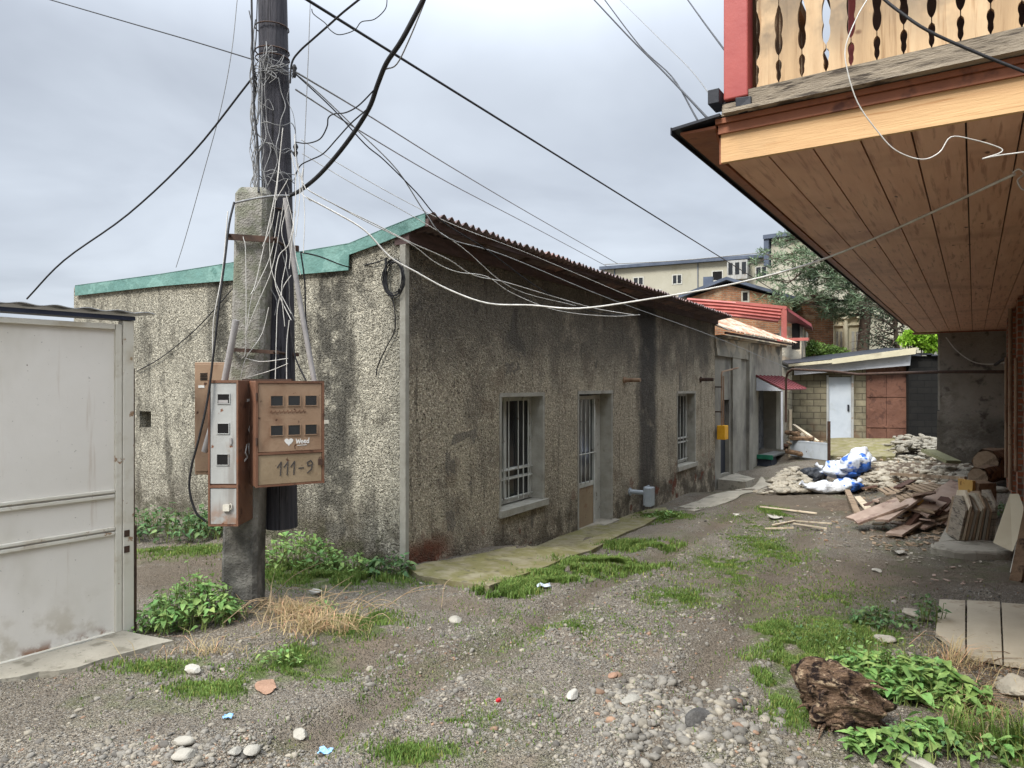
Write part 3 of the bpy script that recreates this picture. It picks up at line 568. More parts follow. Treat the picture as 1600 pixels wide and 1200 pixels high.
# stub pipes and heater vent
def stub(px, py, L, m, r=.035, dn=0):
    a, c = wa(px)[0], wz(px, py); mb = MB(); mb.tube([WS(a, -.02, c), WS(a, .03, c)], r*1.7, 10); mb.tube([WS(a, .02, c), WS(a, L, c-dn)], r, 10); return mb.build('flue_pipe', m, house)
stub(975, 594, .3, m_rust2); stub(1094, 593, .3, m_iron, .04)
a, c = wa(984)[0], wz(984, 768); mb = MB(); mb.tube([WS(a, -.02, c), WS(a, .02, c)], .07, 12); mb.tube([WS(a, .0, c), WS(a, .32, c)], .04, 12); fp = mb.build('heater_flue', m_bluewash, house)
mb = MB(); mb.fbox(WS, a-.11, a+.11, .32, .42, c-.22, c+.1); mb.fbox(WS, a-.13, a+.13, .30, .32, c-.2, c+.12); mb.build('flue_cap', m_bluewash, fp, bevel=.006)
# roof: corrugated sheets with a deep eave, dark eave beam, green verge flashing
ZR = 3.59
a_s, a_e = -.045, LEND+.05
def corr_sheet(fr, a0, a1, b0, b1, z_b0, z_b1, pitch=.13, amp=.024, th=.006, per=6, zslope=0, rag=.0):
    mb = MB(); n = int((a1-a0)/pitch*per); vs = []
    for i in range(n+1):
        a = a0+(a1-a0)*i/n; h = amp*math.cos(2*math.pi*(a-a0)/pitch); j = rag*math.sin(a*3.1+math.sin(a*11)); dz = zslope*(a-a0)
        vs += [fr(a, b0+j, z_b0+h+dz), fr(a, b1, z_b1+h+dz), fr(a, b0+j, z_b0+h-th+dz), fr(a, b1, z_b1+h-th+dz)]
    fs = []
    for i in range(n):
        k = i*4; fs += [(k, k+4, k+5, k+1), (k+2, k+3, k+7, k+6), (k, k+2, k+6, k+4), (k+1, k+5, k+7, k+3)]
    mb.add(vs, fs, False); return mb
rf = corr_sheet(WS, a_s, a_e, .42, -.02, ZR, ZR-.083, rag=.02, zslope=-.006); r2_ = corr_sheet(WS, .22, a_e, -.02, -6.4, ZR-.083, ZR-1.4, zslope=-.006); rf.add(r2_.v, r2_.f)
rf = rf.build('roof', m_corr, house, DANG)
mb = MB(); mb.fbox(WS, a_s+.02, a_e, -.12, .07, 3.34, 3.49, .004); mb.fbox(WS, a_s, a_e, .28, .34, ZR-.11, ZR-.035, .004)
for k in range(12): a = a_s+.1+k*(a_e-a_s-.2)/11; mb.hexa([WS(a,-.4,ZR-.2), WS(a,.33,ZR-.1), WS(a+.05,.33,ZR-.1), WS(a+.05,-.4,ZR-.2), WS(a,-.4,ZR-.15), WS(a,.33,ZR-.045), WS(a+.05,.33,ZR-.045), WS(a+.05,-.4,ZR-.15)])
mb.build('eave_beam', m_darkwood, house, DANG)
mb = MB()   # verge flashing, outline on the gable wall plane
top = [(664,333),(640,341),(600,357),(545,380),(480,391),(410,402),(350,412),(250,428),(117,446)]
bot = [(117,462),(250,447),(350,439),(420,434),(476,428),(544,422),(545,398),(600,378),(664,352)]
pts = [WL_(*(lambda h: (h[0], .05, h[1]))(WL_.hit(x, y, .05))) for x, y in top+bot]
for i in range(len(top)-1):
    a, b_, c_, d_ = pts[i], pts[i+1], pts[-2-i], pts[-1-i]
    mb.prism([a, b_, c_, d_] if 1 else 0, D*.012)
up = [p for p in pts[:len(top)]]
for i in range(len(up)-1): mb.hexa([up[i]+V(0,0,-.012), up[i]+D*.35+V(0,0,-.012), up[i+1]+D*.35+V(0,0,-.012), up[i+1]+V(0,0,-.012), up[i]+V(0,0,.002), up[i]+D*.35+V(0,0,.002), up[i+1]+D*.35+V(0,0,.002), up[i+1]+V(0,0,.002)])
mb.build('verge_flashing', m_green, house, DANG)
# parapet infill of the gable above the wall head
mb = MB(); g = [WL_(-.0,-.01,3.3), WL_(6.48,-.01,3.3), WL_(6.48,-.01,3.36), WL_(1.1,-.01,3.38), WL_(.8,-.01,3.40), WL_(0,-.01,3.50)]; mb.prism(g, D*.2); mb.build('parapet', m_leftwall, house)
# mossy concrete apron along the wall
def drape(name, quads_a, quads_b, m, dz=.03, th=.12, n=14, k=6, **kw):
    """slab between two pixel polylines, following the ground"""
    A = [G(*p) for p in quads_a]; B = [G(*p) for p in quads_b]
    def samp(P_, t):
        t *= len(P_)-1; i = min(int(t), len(P_)-2); return P_[i].lerp(P_[i+1], t-i)
    mb = MB(); T = []
    for i in range(n+1):
        a, b = samp(A, i/n), samp(B, i/n); row = []
        for j in range(k+1):
            p = a.lerp(b, j/k); p = V(p.x, p.y, gzs(p.x, p.y)*0+float(gz(np.array([p.x]), np.array([p.y]), False)[0])+dz)
            if 0 < i < n and j in (0, k): p += (a-b).normalized()*random.uniform(-.03, .03)
            row.append(p)
        T.append(row)
    vs = [p for r in T for p in r]+[p-V(0,0,th) for r in T for p in r]; K = k+1; o_ = len(vs)//2; fs = []
    for i in range(n):
        for j in range(k): fs += [(i*K+j, (i+1)*K+j, (i+1)*K+j+1, i*K+j+1)]
    def side(l):
        for a, b in zip(l[:-1], l[1:]): fs.append((a, b, b+o_, a+o_)); 
    side([i*K for i in range(n+1)]); side([i*K+k for i in range(n+1)]); side([j for j in range(K)]); side([n*K+j for j in range(K)])
    mb.add(vs, fs); o = mb.build(name, m, None, 0, org=T[0][0]); return o
o = drape('concrete_apron', [(636,893),(690,880),(780,865),(850,850),(960,815),(1040,795)], [(655,905),(760,921),(800,908),(900,868),(985,832),(1045,800)], m_moss, .035); tag(o, kind='structure')
o = drape('path', [(1048,796),(1120,772),(1190,745)], [(1085,800),(1150,780),(1205,757)], m_slab, .02); tag(o, kind='structure')

# cable coil on the gable wall
def cable(name, pts, r, m, label, cat='cable', group=None, k=5, parent=None, n=5):
    P_ = [P(*p) if isinstance(p, tuple) else p for p in pts]
    mb = MB(); mb.tube(smooth_path(P_, k), r, n)
    o = mb.build(name, m, parent, org=P_[0] if not parent else None)
    if not parent: tag(o, label, cat, group)
    return o
def onleft(px, py, b=.03): a, c = WL_.hit(px, py, b); return WL_(a, b, c)
def onstreet(px, py, b=.03): a, c = WS.hit(px, py, b); return WS(a, b, c)
coil = MB()
for k in range(7):
    r1 = random.Random(k); cx, cy = 615+r1.uniform(-2,2), 434+r1.uniform(-2,2); rx, ry = 15+r1.uniform(-3,3), 28+r1.uniform(-3,3)
    coil.tube([onleft(cx+rx*math.cos(t*.35)+r1.uniform(-.8,.8), cy+ry*math.sin(t*.35), .03+.006*k) for t in range(19)], .006, 5)
coil.tube([onleft(x, y, .05) for x, y in ((603,403),(603,425),(604,445),(608,462))], .014, 6)
co = coil.build('cable_coil', m_black, None, org=onleft(613,462)); tag(co, 'coil of black cable hanging on the pale gable wall near the corner', 'cable coil')
mb = MB(); mb.tube(smooth_path([onleft(*p) for p in ((611,462),(616,480),(617,515),(605,540),(590,572),(588,586))], 5), .007, 5)
tag(mb.build('cable', m_black, None, org=onleft(611,462)), 'black cable end dangling below the coil on the pale wall', 'cable')
mb = MB(); mb.tube(smooth_path([P(470,394,5.95), P(500,401,6.4), onleft(545,417), onleft(580,412), onleft(606,404)], 5), .007, 5)
tag(mb.build('cable', m_black, None, org=P(470,394,5.95)), 'black cable sagging from the pole to the coil on the wall', 'cable')
mb = MB(); mb.tube(smooth_path([onleft(214,580), onleft(250,560), onleft(300,520), onleft(340,478), onleft(366,448)], 5), .007, 5)
tag(mb.build('cable', m_black, None, org=onleft(214,580)), 'thin dark cable crossing the pale wall behind the concrete post', 'cable')

# ================================================================ SECOND (STAINED) HOUSE DOWN THE LANE
A2 = WS(LEND+.01, -.02, 0); A2.z = 0; E2 = V((1222-800)/F*22, 22, 0)
D2 = (E2-A2).normalized(); N2 = V(D2.y, -D2.x, 0); ANG2 = math.atan2(D2.y, D2.x)
W2 = Fr(A2, D2, N2); L2 = (E2-A2).length
h2 = thing('stained_cement_house', 'stained grey cement house with rusty sheet roof beyond the roughcast house', 'house', A2)
def a2(px): return W2.hit(px, 600)[0]
def z2(px, py): return W2.hit(px, py)[1]
dh = (a2(1126), a2(1139.5), z2(1126,742), z2(1126,625)); vh = (a2(1150), a2(1157), z2(1150,650), z2(1150,625)); rh = (a2(1185), a2(1213), -.5, z2(1185,606))
ztop = z2(1118, 524)
mb = MB(); wall_holes(mb, W2, 0, L2, -1.2, ztop, [dh+(.15,), vh+(.25,), rh+(.5,)]); mb.build('wall', m_cement2, h2, ANG2)
mb = MB(); mb.fbox(W2, L2-.2, L2+.0, -5, -.01, -1, ztop); mb.fbox(W2, .02, L2-.2, -5.2, -5, -1, ztop); mb.build('side_wall', m_cement2, h2, ANG2)
mb = MB(); mb.fbox(W2, dh[0]+.02, dh[1]-.02, -.14, -.1, dh[2], dh[3]-.02); ddr = mb.build('door', m_doordark, h2, ANG2)
mb = MB(); mb.tube([W2(dh[0]+.15, -.1, .9), W2(dh[0]+.15, -.05, .9)], .02, 8); mb.build('handle', m_galv, ddr)
mb = MB(); mb.fbox(W2, vh[0]-.1, vh[1]+.1, -.3, -.26, vh[2]-.1, vh[3]+.1); mb.build('window', m_dark, h2)
mb = MB(); n_ = 7
for k in range(n_): q = (rh[1]-rh[0])/n_; mb.fbox(W2, rh[0]+k*q+.004, rh[0]+(k+1)*q-.004, -.42, -.38-.004*(k%2), -.4, rh[3]-.05)
mb.build('plank_door', m_greyboard, h2, ANG2)
mb = MB(); mb.fbox(W2, a2(1140)+.1, a2(1140)+.75, .0, .06, -1, ztop-.2, .01); mb.fbox(W2, a2(1166), a2(1172), .0, .09, -1, ztop-.3, .01); mb.build('pilaster', m_cement2, h2, ANG2)
mb = MB(); mb.fbox(W2, a2(1118)-.1, a2(1168), .01, .07, ztop-.5, ztop-.06, .03); mb.fbox(W2, a2(1120), L2, -.05, .14, ztop-.05, ztop+.02, .01); mb.build('cornice', m_cement2, h2, ANG2)
# pale brick and plaster showing through
# roof
rf2 = corr_sheet(W2, -.1, L2+.25, .38, -1.9, ztop+.1, ztop+1.05, pitch=.16, amp=.012, rag=.03).build('roof', m_rustsheet, h2, ANG2)
mb = MB(); mb.fbox(W2, 0, L2+.2, .25, .3, ztop+.02, ztop+.07); mb.build('fascia', m_darkwood, h2, ANG2)
# awning over the plank door
mb = MB(); q0, q1 = rh[0]-.25, rh[1]+.5; zA = rh[3]+.32
mb.hexa([W2(q0,.0,zA), W2(q0,.75,zA-.38), W2(q1,.75,zA-.38), W2(q1,.0,zA), W2(q0,.0,zA+.03), W2(q0,.75,zA-.35), W2(q1,.75,zA-.35), W2(q1,.0,zA+.03)])
for k in range(8): a = q0+(q1-q0)*k/7; mb.bar(W2(a,.01,zA+.04), W2(a,.75,zA-.34), .03, .03)
aw = mb.build('awning', m_maroon, h2, ANG2)
mb = MB(); mb.prism([W2(q0,.02,zA-.03), W2(q0,.74,zA-.4), W2(q0,.02,zA-.4)], D2*-.02); mb.fbox(W2, q0, q0+.05, .68, .73, .1, zA-.4); mb.build('awning_side', m_whitesheet, aw)
mb = MB(); mb.fbox(W2, dh[0]-.3, dh[1]+.5, .02, .7, -.9, -.42, .02); mb.build('step', m_slab, h2, ANG2)
# gas meter and pipes on it
ga, gc = a2(1116), z2(1120, 675); pA = W2(ga+.1, .2, gc)
gm = thing('gas_meter', 'small yellow gas box on the wall beside the narrow dark door', 'gas meter', pA)
mb = MB(); mb.fbox(W2, ga+.0, ga+.26, .06, .26, gc-.17, gc+.17); mb.build('box', m_yellow, gm, bevel=.015)
mb = MB(); zt = z2(1117, 581); mb.tube([W2(ga+.06, .16, gc+.15), W2(ga+.06, .16, zt-.08), W2(ga+.1, .16, zt), W2(ga+1.3, .16, zt+.12)], .022, 8); mb.tube([W2(ga+.2, .16, gc+.15), W2(ga+.2, .16, zt-.1)], .018, 8)
mb.build('pipe', m_rust2, gm)
for c in (gc+.5, gc+1.1): 
    mb = MB(); mb.fbox(W2, ga+.03, ga+.09, .0, .17, c-.015, c+.015); mb.build('clamp', m_iron, gm)

# ================================================================ END-OF-LANE BLOCK SHED
SA = V((1238-800)/F*22.6, 22.6, 0); SB = V((1424-800)/F*21.6, 21.6, 0); DS = (SB-SA).normalized(); NS = V(DS.y, -DS.x, 0); SH = Fr(SA, DS, NS); LS = (SB-SA).length; SANG = math.atan2(DS.y, DS.x)
shed = thing('block_shed', 'concrete block shed with white door and rusty brown door at the end of the lane', 'shed', SA)
def sa(px, py=600): return SH.hit(px, py)[0]
def sz(px, py): return SH.hit(px, py)[1]
wd = (sa(1293), sa(1332), sz(1293,683), sz(1293,588)); bd = (sa(1353), sa(1417), sz(1353,688), sz(1353,572))
mb = MB(); wall_holes(mb, SH, 0, LS, -.6, sz(1238,570), [wd[:2]+(wd[2]-.1, wd[3], .2), bd[:2]+(bd[2]-.1, min(bd[3], sz(1238,571)-.01), .2)]); 
mb.fbox(SH, 0.01, LS-.01, -3, -2.8, -.6, 2.4); mb.fbox(SH, .01, .2, -2.8, -.21, -.6, 2.4); mb.build('wall', m_block, shed, SANG)
mb = MB(); mb.fbox(SH, wd[0]+.03, wd[1]-.03, -.1, -.05, wd[2]-.1, wd[3]-.03); q = mb.build('white_door', m_bluewhite, shed, SANG)
mb = MB(); mb.fbox(SH, wd[0]-.03, wd[0]+.03, -.12, .02, wd[2]-.1, wd[3]+.03); mb.fbox(SH, wd[1]-.03, wd[1]+.03, -.12, .02, wd[2]-.1, wd[3]+.03); mb.build('door_frame', m_galv, q)
mb = MB(); mb.fbox(SH, wd[1]-.14, wd[1]-.09, -.05, -.01, 1.05, 1.25); mb.build('handle', m_blackmetal, q)
mb = MB(); half = (bd[0]+bd[1])/2
mb.fbox(SH, bd[0]+.01, half-.005, -.08, .0+.02, bd[2]-.05, bd[3]); mb.fbox(SH, half+.005, bd[1]-.01, -.08, .025, bd[2]-.05, bd[3]); q = mb.build('brown_door', m_reddoor, shed, SANG)
for zc_ in (.55, 1.5): mb = MB(); mb.fbox(SH, bd[0]+.02, bd[1]-.02, .027, .045, zc_, zc_+.05); mb.build('crossbar', m_reddoor, q)
# sloping front board (pale grey) and roof
def onS(px, py, b): a, c = SH.hit(px, py, b); return SH(a, b, c)
mb = MB(); mb.prism([onS(1241,586,.35), onS(1422,571,.35), onS(1424,553,.35), onS(1241,570,.35)], -NS*.02); mb.build('front_board', m_whitesheet, shed, SANG)
mb = MB(); r = [onS(1231,571,.55), onS(1300,564,.55), onS(1431,549,.55)]
for a, b_ in zip(r[:-1], r[1:]):
    off = -NS*4+V(0,0,.25); mb.hexa([a, b_, b_+off, a+off, a+V(0,0,.06), b_+V(0,0,.06), b_+off+V(0,0,.06), a+off+V(0,0,.06)])
mb.build('roof', m_blackmetal, shed, SANG)
mb = MB(); mb.prism([onS(1232,573,.57), onS(1300,567,.57), onS(1300,562,.57), onS(1232,569,.57)], NS*-.015); mb.prism([onS(1300,569,.57), onS(1431,553,.57), onS(1431,543,.57), onS(1300,561,.57)], NS*-.018); mb.build('roof_edge', m_cream2, shed, SANG)
# wall with an open bay's shade in its block colour, right of the shed, and a taller one beyond
bw = thing('bay_shade_wall', 'dark block wall standing in for the shaded bay right of the rusty shed door', 'wall', P(1425,700,20.5)*1)
WL[bw.name] = V(bw.location.x, bw.location.y, 0); bw.location.z = 0
mb = MB(); f_ = Fr(V((1420-800)/F*21.4, 21.4, 0), V(1, -.15, 0), V(-.15, -1, 0)); mb.fbox(f_, 0, 1.6, -.2, 0, -.3, 2.75, .01); mb.build('masonry', m_bayshade, bw, math.atan2(-.15, 1))
mb = MB()
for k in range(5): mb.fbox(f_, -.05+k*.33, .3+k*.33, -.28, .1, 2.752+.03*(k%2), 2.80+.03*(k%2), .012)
mb.build('coping', m_blackmetal, bw)
# mossy ramp in front of the shed
o = drape('mossy_ramp', [(1292,690),(1350,690),(1405,690)], [(1294,718),(1350,720),(1398,719)], m_moss, .1, .4); tag(o, kind='structure')
# ================================================================ GAS PIPE ACROSS
mb = MB(); pts = [P(1228,660,19.5), P(1228,592,19.5), P(1231,582,19.3), P(1238,577,19), P(1300,580,17.8), P(1340,585,17), P(1468,581,14.6), P(1572,581,13.8)]
mb.tube(pts, .033, 8); gpz = mb.build('overhead_pipe', m_iron, None, org=P(1228,660,19.5)); tag(gpz, 'long thin dark gas pipe running overhead from the grey house to the brick wall', 'pipe')
# ================================================================ BACKGROUND BUILDINGS
def bwin(fr, parent, x0, x1, z0, z1, frame=m_winpaint, mull=1, d=.12, pane=m_glass):
    mb = MB(); t = .07
    mb.fbox(fr, x0, x0+t, -.05, .03, z0, z1); mb.fbox(fr, x1-t, x1, -.05, .03, z0, z1); mb.fbox(fr, x0+t, x1-t, -.048, .028, z1-t, z1); mb.fbox(fr, x0+t, x1-t, -.048, .028, z0, z0+t)
    for k in range(mull): a = x0+(x1-x0)*(k+1)/(mull+1); mb.fbox(fr, a-t/2, a+t/2, -.046, .026, z0+t, z1-t)
    w_ = mb.build('window', frame, parent); mb = MB(); mb.fbox(fr, x0+.02, x1-.02, -.04, .003, z0+.02, z1-.02); mb.build('pane', pane, w_); return w_
# long cream apartment block
ap = thing('apartment_building', 'long cream two-storey building with dark roof edge on the skyline', 'building', (V(10, 48, 0)))
a_, b_ = P(945,600,50), P(1212,600,45); FA = Fr(V(a_.x, a_.y, 0), b_-a_); 
if FA.n.y > 0: FA.n = -FA.n
def fx(fr, px, py): return fr.hit(px, py)
L_ = (b_-a_).length; zt = fx(FA, 1080, 412)[1]
mb = MB(); mb.fbox(FA, 0, L_, -8, 0, 0, zt); mb.build('wall', m_cream, ap, 0)
mb = MB(); mb.fbox(FA, -.3, L_, -8.2, .35, zt+.01, zt+.22); mb.build('roof_edge', m_slate, ap)
for x0, x1, y0, y1, mu in ((989,1006,447,432,1),(1050,1066,445,428,1),(1112,1130,440,422,0),(1180,1199,435,415,1),(1020,1034,470,452,1)):
    p, q = fx(FA, x0, y0), fx(FA, x1, y1); bwin(FA, ap, p[0], q[0], p[1], q[1], mull=mu, pane=m_dark if mu == 0 else m_glass)
p, q = fx(FA, 1140, 440), fx(FA, 1171, 409); mb = MB(); mb.fbox(FA, p[0], q[0], .0, 1.0, p[1], q[1]); gb = mb.build('glazed_balcony', m_galv, ap)
mb = MB()
for k in range(3): w_ = (q[0]-p[0])/3; mb.fbox(FA, p[0]+w_*k+.08, p[0]+w_*(k+1)-.08, 1.0, 1.02, p[1]+.3, q[1]-.15)
mb.build('pane', m_glass, gb)
for k, (x, y) in enumerate(((960,440),(1090,430))):
    h_ = fx(FA, x, y); mb = MB(); mb.fbox(FA, h_[0], h_[0]+.05, .02, .07, 0, zt); mb.build('downpipe', m_slate, ap)
# taller pale end block
tb = thing('tall_cream_building', 'taller pale yellow building end behind the pine tree', 'building', V(20, 42, 0))
a_, b_ = P(1205,600,42), P(1440,600,37); FT = Fr(V(a_.x, a_.y, 0), b_-a_)
if FT.n.y > 0: FT.n = -FT.n
LT = (b_-a_).length; zt2 = fx(FT, 1207, 374)[1]
mb = MB(); mb.fbox(FT, 0, LT, -9, 0, 0, zt2); mb.build('wall', m_cream, tb)
mb = MB(); mb.fbox(FT, -.35, LT+.3, -9.2, .4, zt2+.01, zt2+.25); mb.fbox(FT, -.34, -.05, -9, .3, zt2-1.6, zt2); mb.build('roof_edge', m_slate, tb)
for x0, x1, y0, y1 in ((1262,1278,440,415),(1320,1340,445,415),(1262,1278,520,490)):
    p, q = fx(FT, x0, y0), fx(FT, x1, y1); bwin(FT, tb, p[0], q[0], p[1], q[1])
# brick gable house
bh = thing('brick_gable_house', 'small old brick house with blue-grey gable roof below the cream building', 'house', V(10.5, 31, 0))
a_, b_ = P(1060,600,31), P(1262,600,29); FB = Fr(V(a_.x, a_.y, 0), b_-a_)
if FB.n.y > 0: FB.n = -FB.n
q = [FB(*(lambda h: (h[0], 0, h[1]))(fx(FB, x, y))) for x, y in ((1070,468),(1135,445),(1238,470))]
base = [V(q[2].x, q[2].y, 0), V(q[0].x, q[0].y, 0)]
mb = MB(); mb.prism([base[1], base[0], q[2], q[1], q[0]], -FB.n*6); mb.build('wall', m_brick2, bh, math.atan2(FB.u.y, FB.u.x))
r_ = [FB(*(lambda h: (h[0], .3, h[1]))(FB.hit(x, y, .3))) for x, y in ((1060,466),(1135,437),(1250,470))]; mb = MB()
for a, b in ((r_[0], r_[1]), (r_[1], r_[2])):
    off = -FB.n*6.6; u_ = V(0,0,.13); mb.hexa([a, b, b+off, a+off, a+u_, b+u_, b+off+u_, a+off+u_])
mb.build('roof', m_slate, bh)
p, qq = fx(FB, 1158, 473), fx(FB, 1171, 454); bwin(FB, bh, p[0], qq[0], p[1], qq[1], frame=m_trim, mull=0, pane=m_dark)
p = fx(FB, 1106, 470); mb = MB(); mb.fbox(FB, p[0]-.3, p[0]+.1, -1.2, -.8, p[1], fx(FB, 1106, 428)[1]); mb.build('chimney', m_slate, bh)
# brick wing with rough wall further right
bw2 = thing('brick_outbuilding', 'tall rough brick outbuilding wall between the red shed and the columned house', 'building', V(13, 30, 0))
a_, b_ = P(1245,600,30.5), P(1302,600,30); FW = Fr(V(a_.x, a_.y, 0), b_-a_)
if FW.n.y > 0: FW.n = -FW.n
mb = MB(); mb.fbox(FW, 0, (b_-a_).length, -3, 0, 0, fx(FW, 1270, 472)[1], .02); mb.build('wall', m_brick2, bw2)
mb = MB(); mb.fbox(FW, -.1, (b_-a_).length+.1, -3.1, .12, fx(FW, 1270, 472)[1]+.01, fx(FW, 1270, 472)[1]+.16); mb.build('coping', m_cement2, bw2)
# red sheet-metal annex
rs = thing('red_roof_shed', 'small grey shed with bright red corrugated roof and red post behind the stained house', 'shed', V(8, 25.5, 0))
a_, b_ = P(1080,600,26.5), P(1232,600,25); FR = Fr(V(a_.x, a_.y, 0), b_-a_)
if FR.n.y > 0: FR.n = -FR.n
LR = (b_-a_).length
def fr3(x, y, b=0): a, c = FR.hit(x, y, b); return FR(a, b, c)
mb = MB(); tp = [fr3(1075,466), fr3(1150,472), fr3(1228,480)]; bt = [fr3(1075,492), fr3(1150,497), fr3(1216,505)]
steps = 5
for i in range(2):
    for k in range(steps):
        a0, a1 = tp[i].lerp(bt[i], k/steps), tp[i+1].lerp(bt[i+1], k/steps); b0, b1 = tp[i].lerp(bt[i], (k+1)/steps), tp[i+1].lerp(bt[i+1], (k+1)/steps)
        o1, o2 = FR.n*(.12+k*.01), FR.n*(.175+k*.01)
        mb.prism([a0+o1, a1+o1, (a1+b1)/2+o2, (a0+b0)/2+o2], -FR.n*.02); mb.prism([(a0+b0)/2+o2, (a1+b1)/2+o2, b1+o1, b0+o1], -FR.n*.021)
mb.build('red_roof', m_redroof, rs)
p = fr3(1228,480,.5); mb = MB(); mb.bar(fr3(1225,481,.6), fr3(1225,531,.6), .14, .14); mb.bar(fr3(1215,531,.6), fr3(1247,531,.6)+V(.2,-.4,0), .1, .1); mb.bar(fr3(1150,473,.62), fr3(1229,481,.62), .1, .1); mb.build('red_post', m_redroof, rs)
mb = MB(); a0 = FR.hit(1218,600)[0]; a1 = FR.hit(1252,600)[0]; zt3 = FR.hit(1235,497)[1]; mb.fbox(FR, a0, a1, -4, -.02, 0, zt3-.3); mb.fbox(FR, .1, a0-.01, -4, -.3, 0, zt3-.5); mb.build('wall', m_cement2, rs)
p = FR.hit(1243,545); mb = MB(); mb.fbox(FR, p[0]-.12, p[0]+.14, -.05, .01, p[1], p[1]+.9); mb.build('window', m_dark, rs)
mb = MB(); e = [fr3(1226,478,.5), fr3(1268,506,.9), fr3(1268,506,-.4)+V(.9,2,0), fr3(1226,478,.5)+V(.2,2.4,0)]; mb.prism(e, V(0,0,-.1)); mb.build('side_roof', m_maroon, rs)
# cream house with column-like bays
ch = thing('columned_house', 'cream house front with tall narrow windows half hidden by the pine branches', 'house', V(15, 33, 0))
a_, b_ = P(1298,600,33), P(1354,600,32); FC = Fr(V(a_.x, a_.y, 0), b_-a_)
if FC.n.y > 0: FC.n = -FC.n
LC = (b_-a_).length; zc0 = FC.hit(1320,492)[1]
mb = MB(); mb.fbox(FC, 0, LC, -3, 0, 0, zc0); mb.build('wall', m_cream2, ch)
for x0, x1 in ((1299,1302),(1320,1325),(1345,1350)):
    mb = MB(); a0, a1 = FC.hit(x0,600)[0], FC.hit(x1,600)[0]; mb.tube([FC((a0+a1)/2, .12, 0), FC((a0+a1)/2, .12, zc0-.2)], .11, 10); mb.fbox(FC, a0-.1, a1+.1, .0, .28, zc0-.2, zc0-.02); mb.build('column', m_cream2, ch)
for x0, x1 in ((1307,1310),(1313,1316),(1331,1335),(1338,1341)):
    p, q = FC.hit(x0, 548), FC.hit(x1, 518); bwin(FC, ch, p[0], q[0], p[1], q[1], mull=0)
mb = MB(); mb.fbox(FC, -.1, LC+.1, -3, .3, zc0+.01, zc0+.15); mb.fbox(FC, -.02, LC+.02, .0, .1, FC.hit(1320,509)[1], FC.hit(1320,506)[1]); mb.build('cornice', m_cream2, ch)
# far pale house seen between branches
fh = thing('far_white_house', 'far white house glimpsed through bare dark branches', 'house', V(21, 45, 0))
a_, b_ = P(1345,600,45), P(1440,600,44); FF = Fr(V(a_.x, a_.y, 0), b_-a_)
if FF.n.y > 0: FF.n = -FF.n
mb = MB(); mb.fbox(FF, 0, (b_-a_).length, -5, 0, 0, FF.hit(1390,500)[1]); mb.build('wall', m_bluewhite, fh)
mb = MB(); mb.fbox(FF, -.3, (b_-a_).length+.3, -5, .4, FF.hit(1390,500)[1]+.01, FF.hit(1390,500)[1]+.3); mb.build('roof', m_slate, fh)
for x0 in (1358,1385): p, q = FF.hit(x0, 545), FF.hit(x0+12, 520); bwin(FF, fh, p[0], q[0], p[1], q[1])

# ================================================================ TREES AND BUSHES
def leafmesh(name, centers, size, m, parent, seed=0, kind='leaf', tint=(.7,1.3)):
    """centers Nx3; one small folded leaf or needle tuft at each"""
    rg = np.random.default_rng(seed); n = len(centers); c = np.asarray(centers)
    d = rg.normal(size=(n,3)); 
    if kind == 'needle': d[:,2] = d[:,2]*.7+.3
    d /= np.linalg.norm(d, axis=1)[:,None]; a = np.cross(d, rg.normal(size=(n,3))); a /= np.linalg.norm(a, axis=1)[:,None]
    s = size*rg.uniform(.6, 1.3, (n,1)); wd = .5 if kind == 'leaf' else .15
    v = np.stack([c, c+d*s*.5+a*s*wd*.5, c+d*s, c+d*s*.5-a*s*wd*.5], 1).reshape(-1,3); f = (np.arange(n)*4)[:,None]+np.array([[0,1,2,3]])
    t = np.repeat(rg.uniform(tint[0], tint[1], (n,1)), 4, 0); at = np.concatenate([t, t, t*.95, np.ones_like(t)], 1)
    return np_mesh(name, v, f, m, parent, attr=at)
def blobs(cs, n, seed=0):
    rg = np.random.default_rng(seed); cs = [c for c in cs]; wts = np.array([c[3]**2 for c in cs]); k = rg.choice(len(cs), n, p=wts/wts.sum())
    d = rg.normal(size=(n,3)); d /= np.linalg.norm(d, axis=1)[:,None]; r = rg.uniform(.25, 1, n)**.5
    C_ = np.array([c[:3] for c in cs])[k]; rr = np.array([c[3] for c in cs])[k]; fl = np.array([c[4] if len(c) > 4 else .8 for c in cs])[k]
    return C_+d*(r*rr)[:,None]*np.stack([np.ones(n), np.ones(n), fl], 1)
# pine
pt = P(1345,600,29); pt.z = 0
pine = thing('pine_tree', 'open pine tree with drooping needle clusters in front of the pale building', 'tree', pt)
mb = MB(); trunk = [pt, P(1350,520,29), P(1362,440,29), P(1370,360,29.2), P(1372,260,29.4)]
mb.tube(smooth_path(trunk, 4), [.28-.012*i for i in range(17)], 8)
tufts = []; rr = random.Random(4)
limbs = [((1366,400),[(1330,378),(1290,368),(1250,372),(1232,376)]),((1364,420),[(1320,400),(1270,395),(1225,398),(1208,404)]),((1362,440),[(1310,425),(1265,418),(1235,440),(1215,438)]),
         ((1360,450),[(1320,440),(1290,435),(1262,430)]),((1357,470),[(1310,470),(1270,462),(1220,468),(1212,466)]),((1355,480),[(1320,485),(1290,478),(1250,475)]),
         ((1354,490),[(1330,492),(1305,480)]),((1368,380),[(1400,395),(1420,420),(1440,450)]),((1362,430),[(1385,440),(1410,470),(1425,500)]),((1358,460),[(1340,450),(1315,452)]),
         ((1366,390),[(1340,400),(1300,410),(1262,404)]),((1356,470),[(1375,470),(1395,480)]),((1370,370),[(1345,352),(1310,358),(1275,366)])]
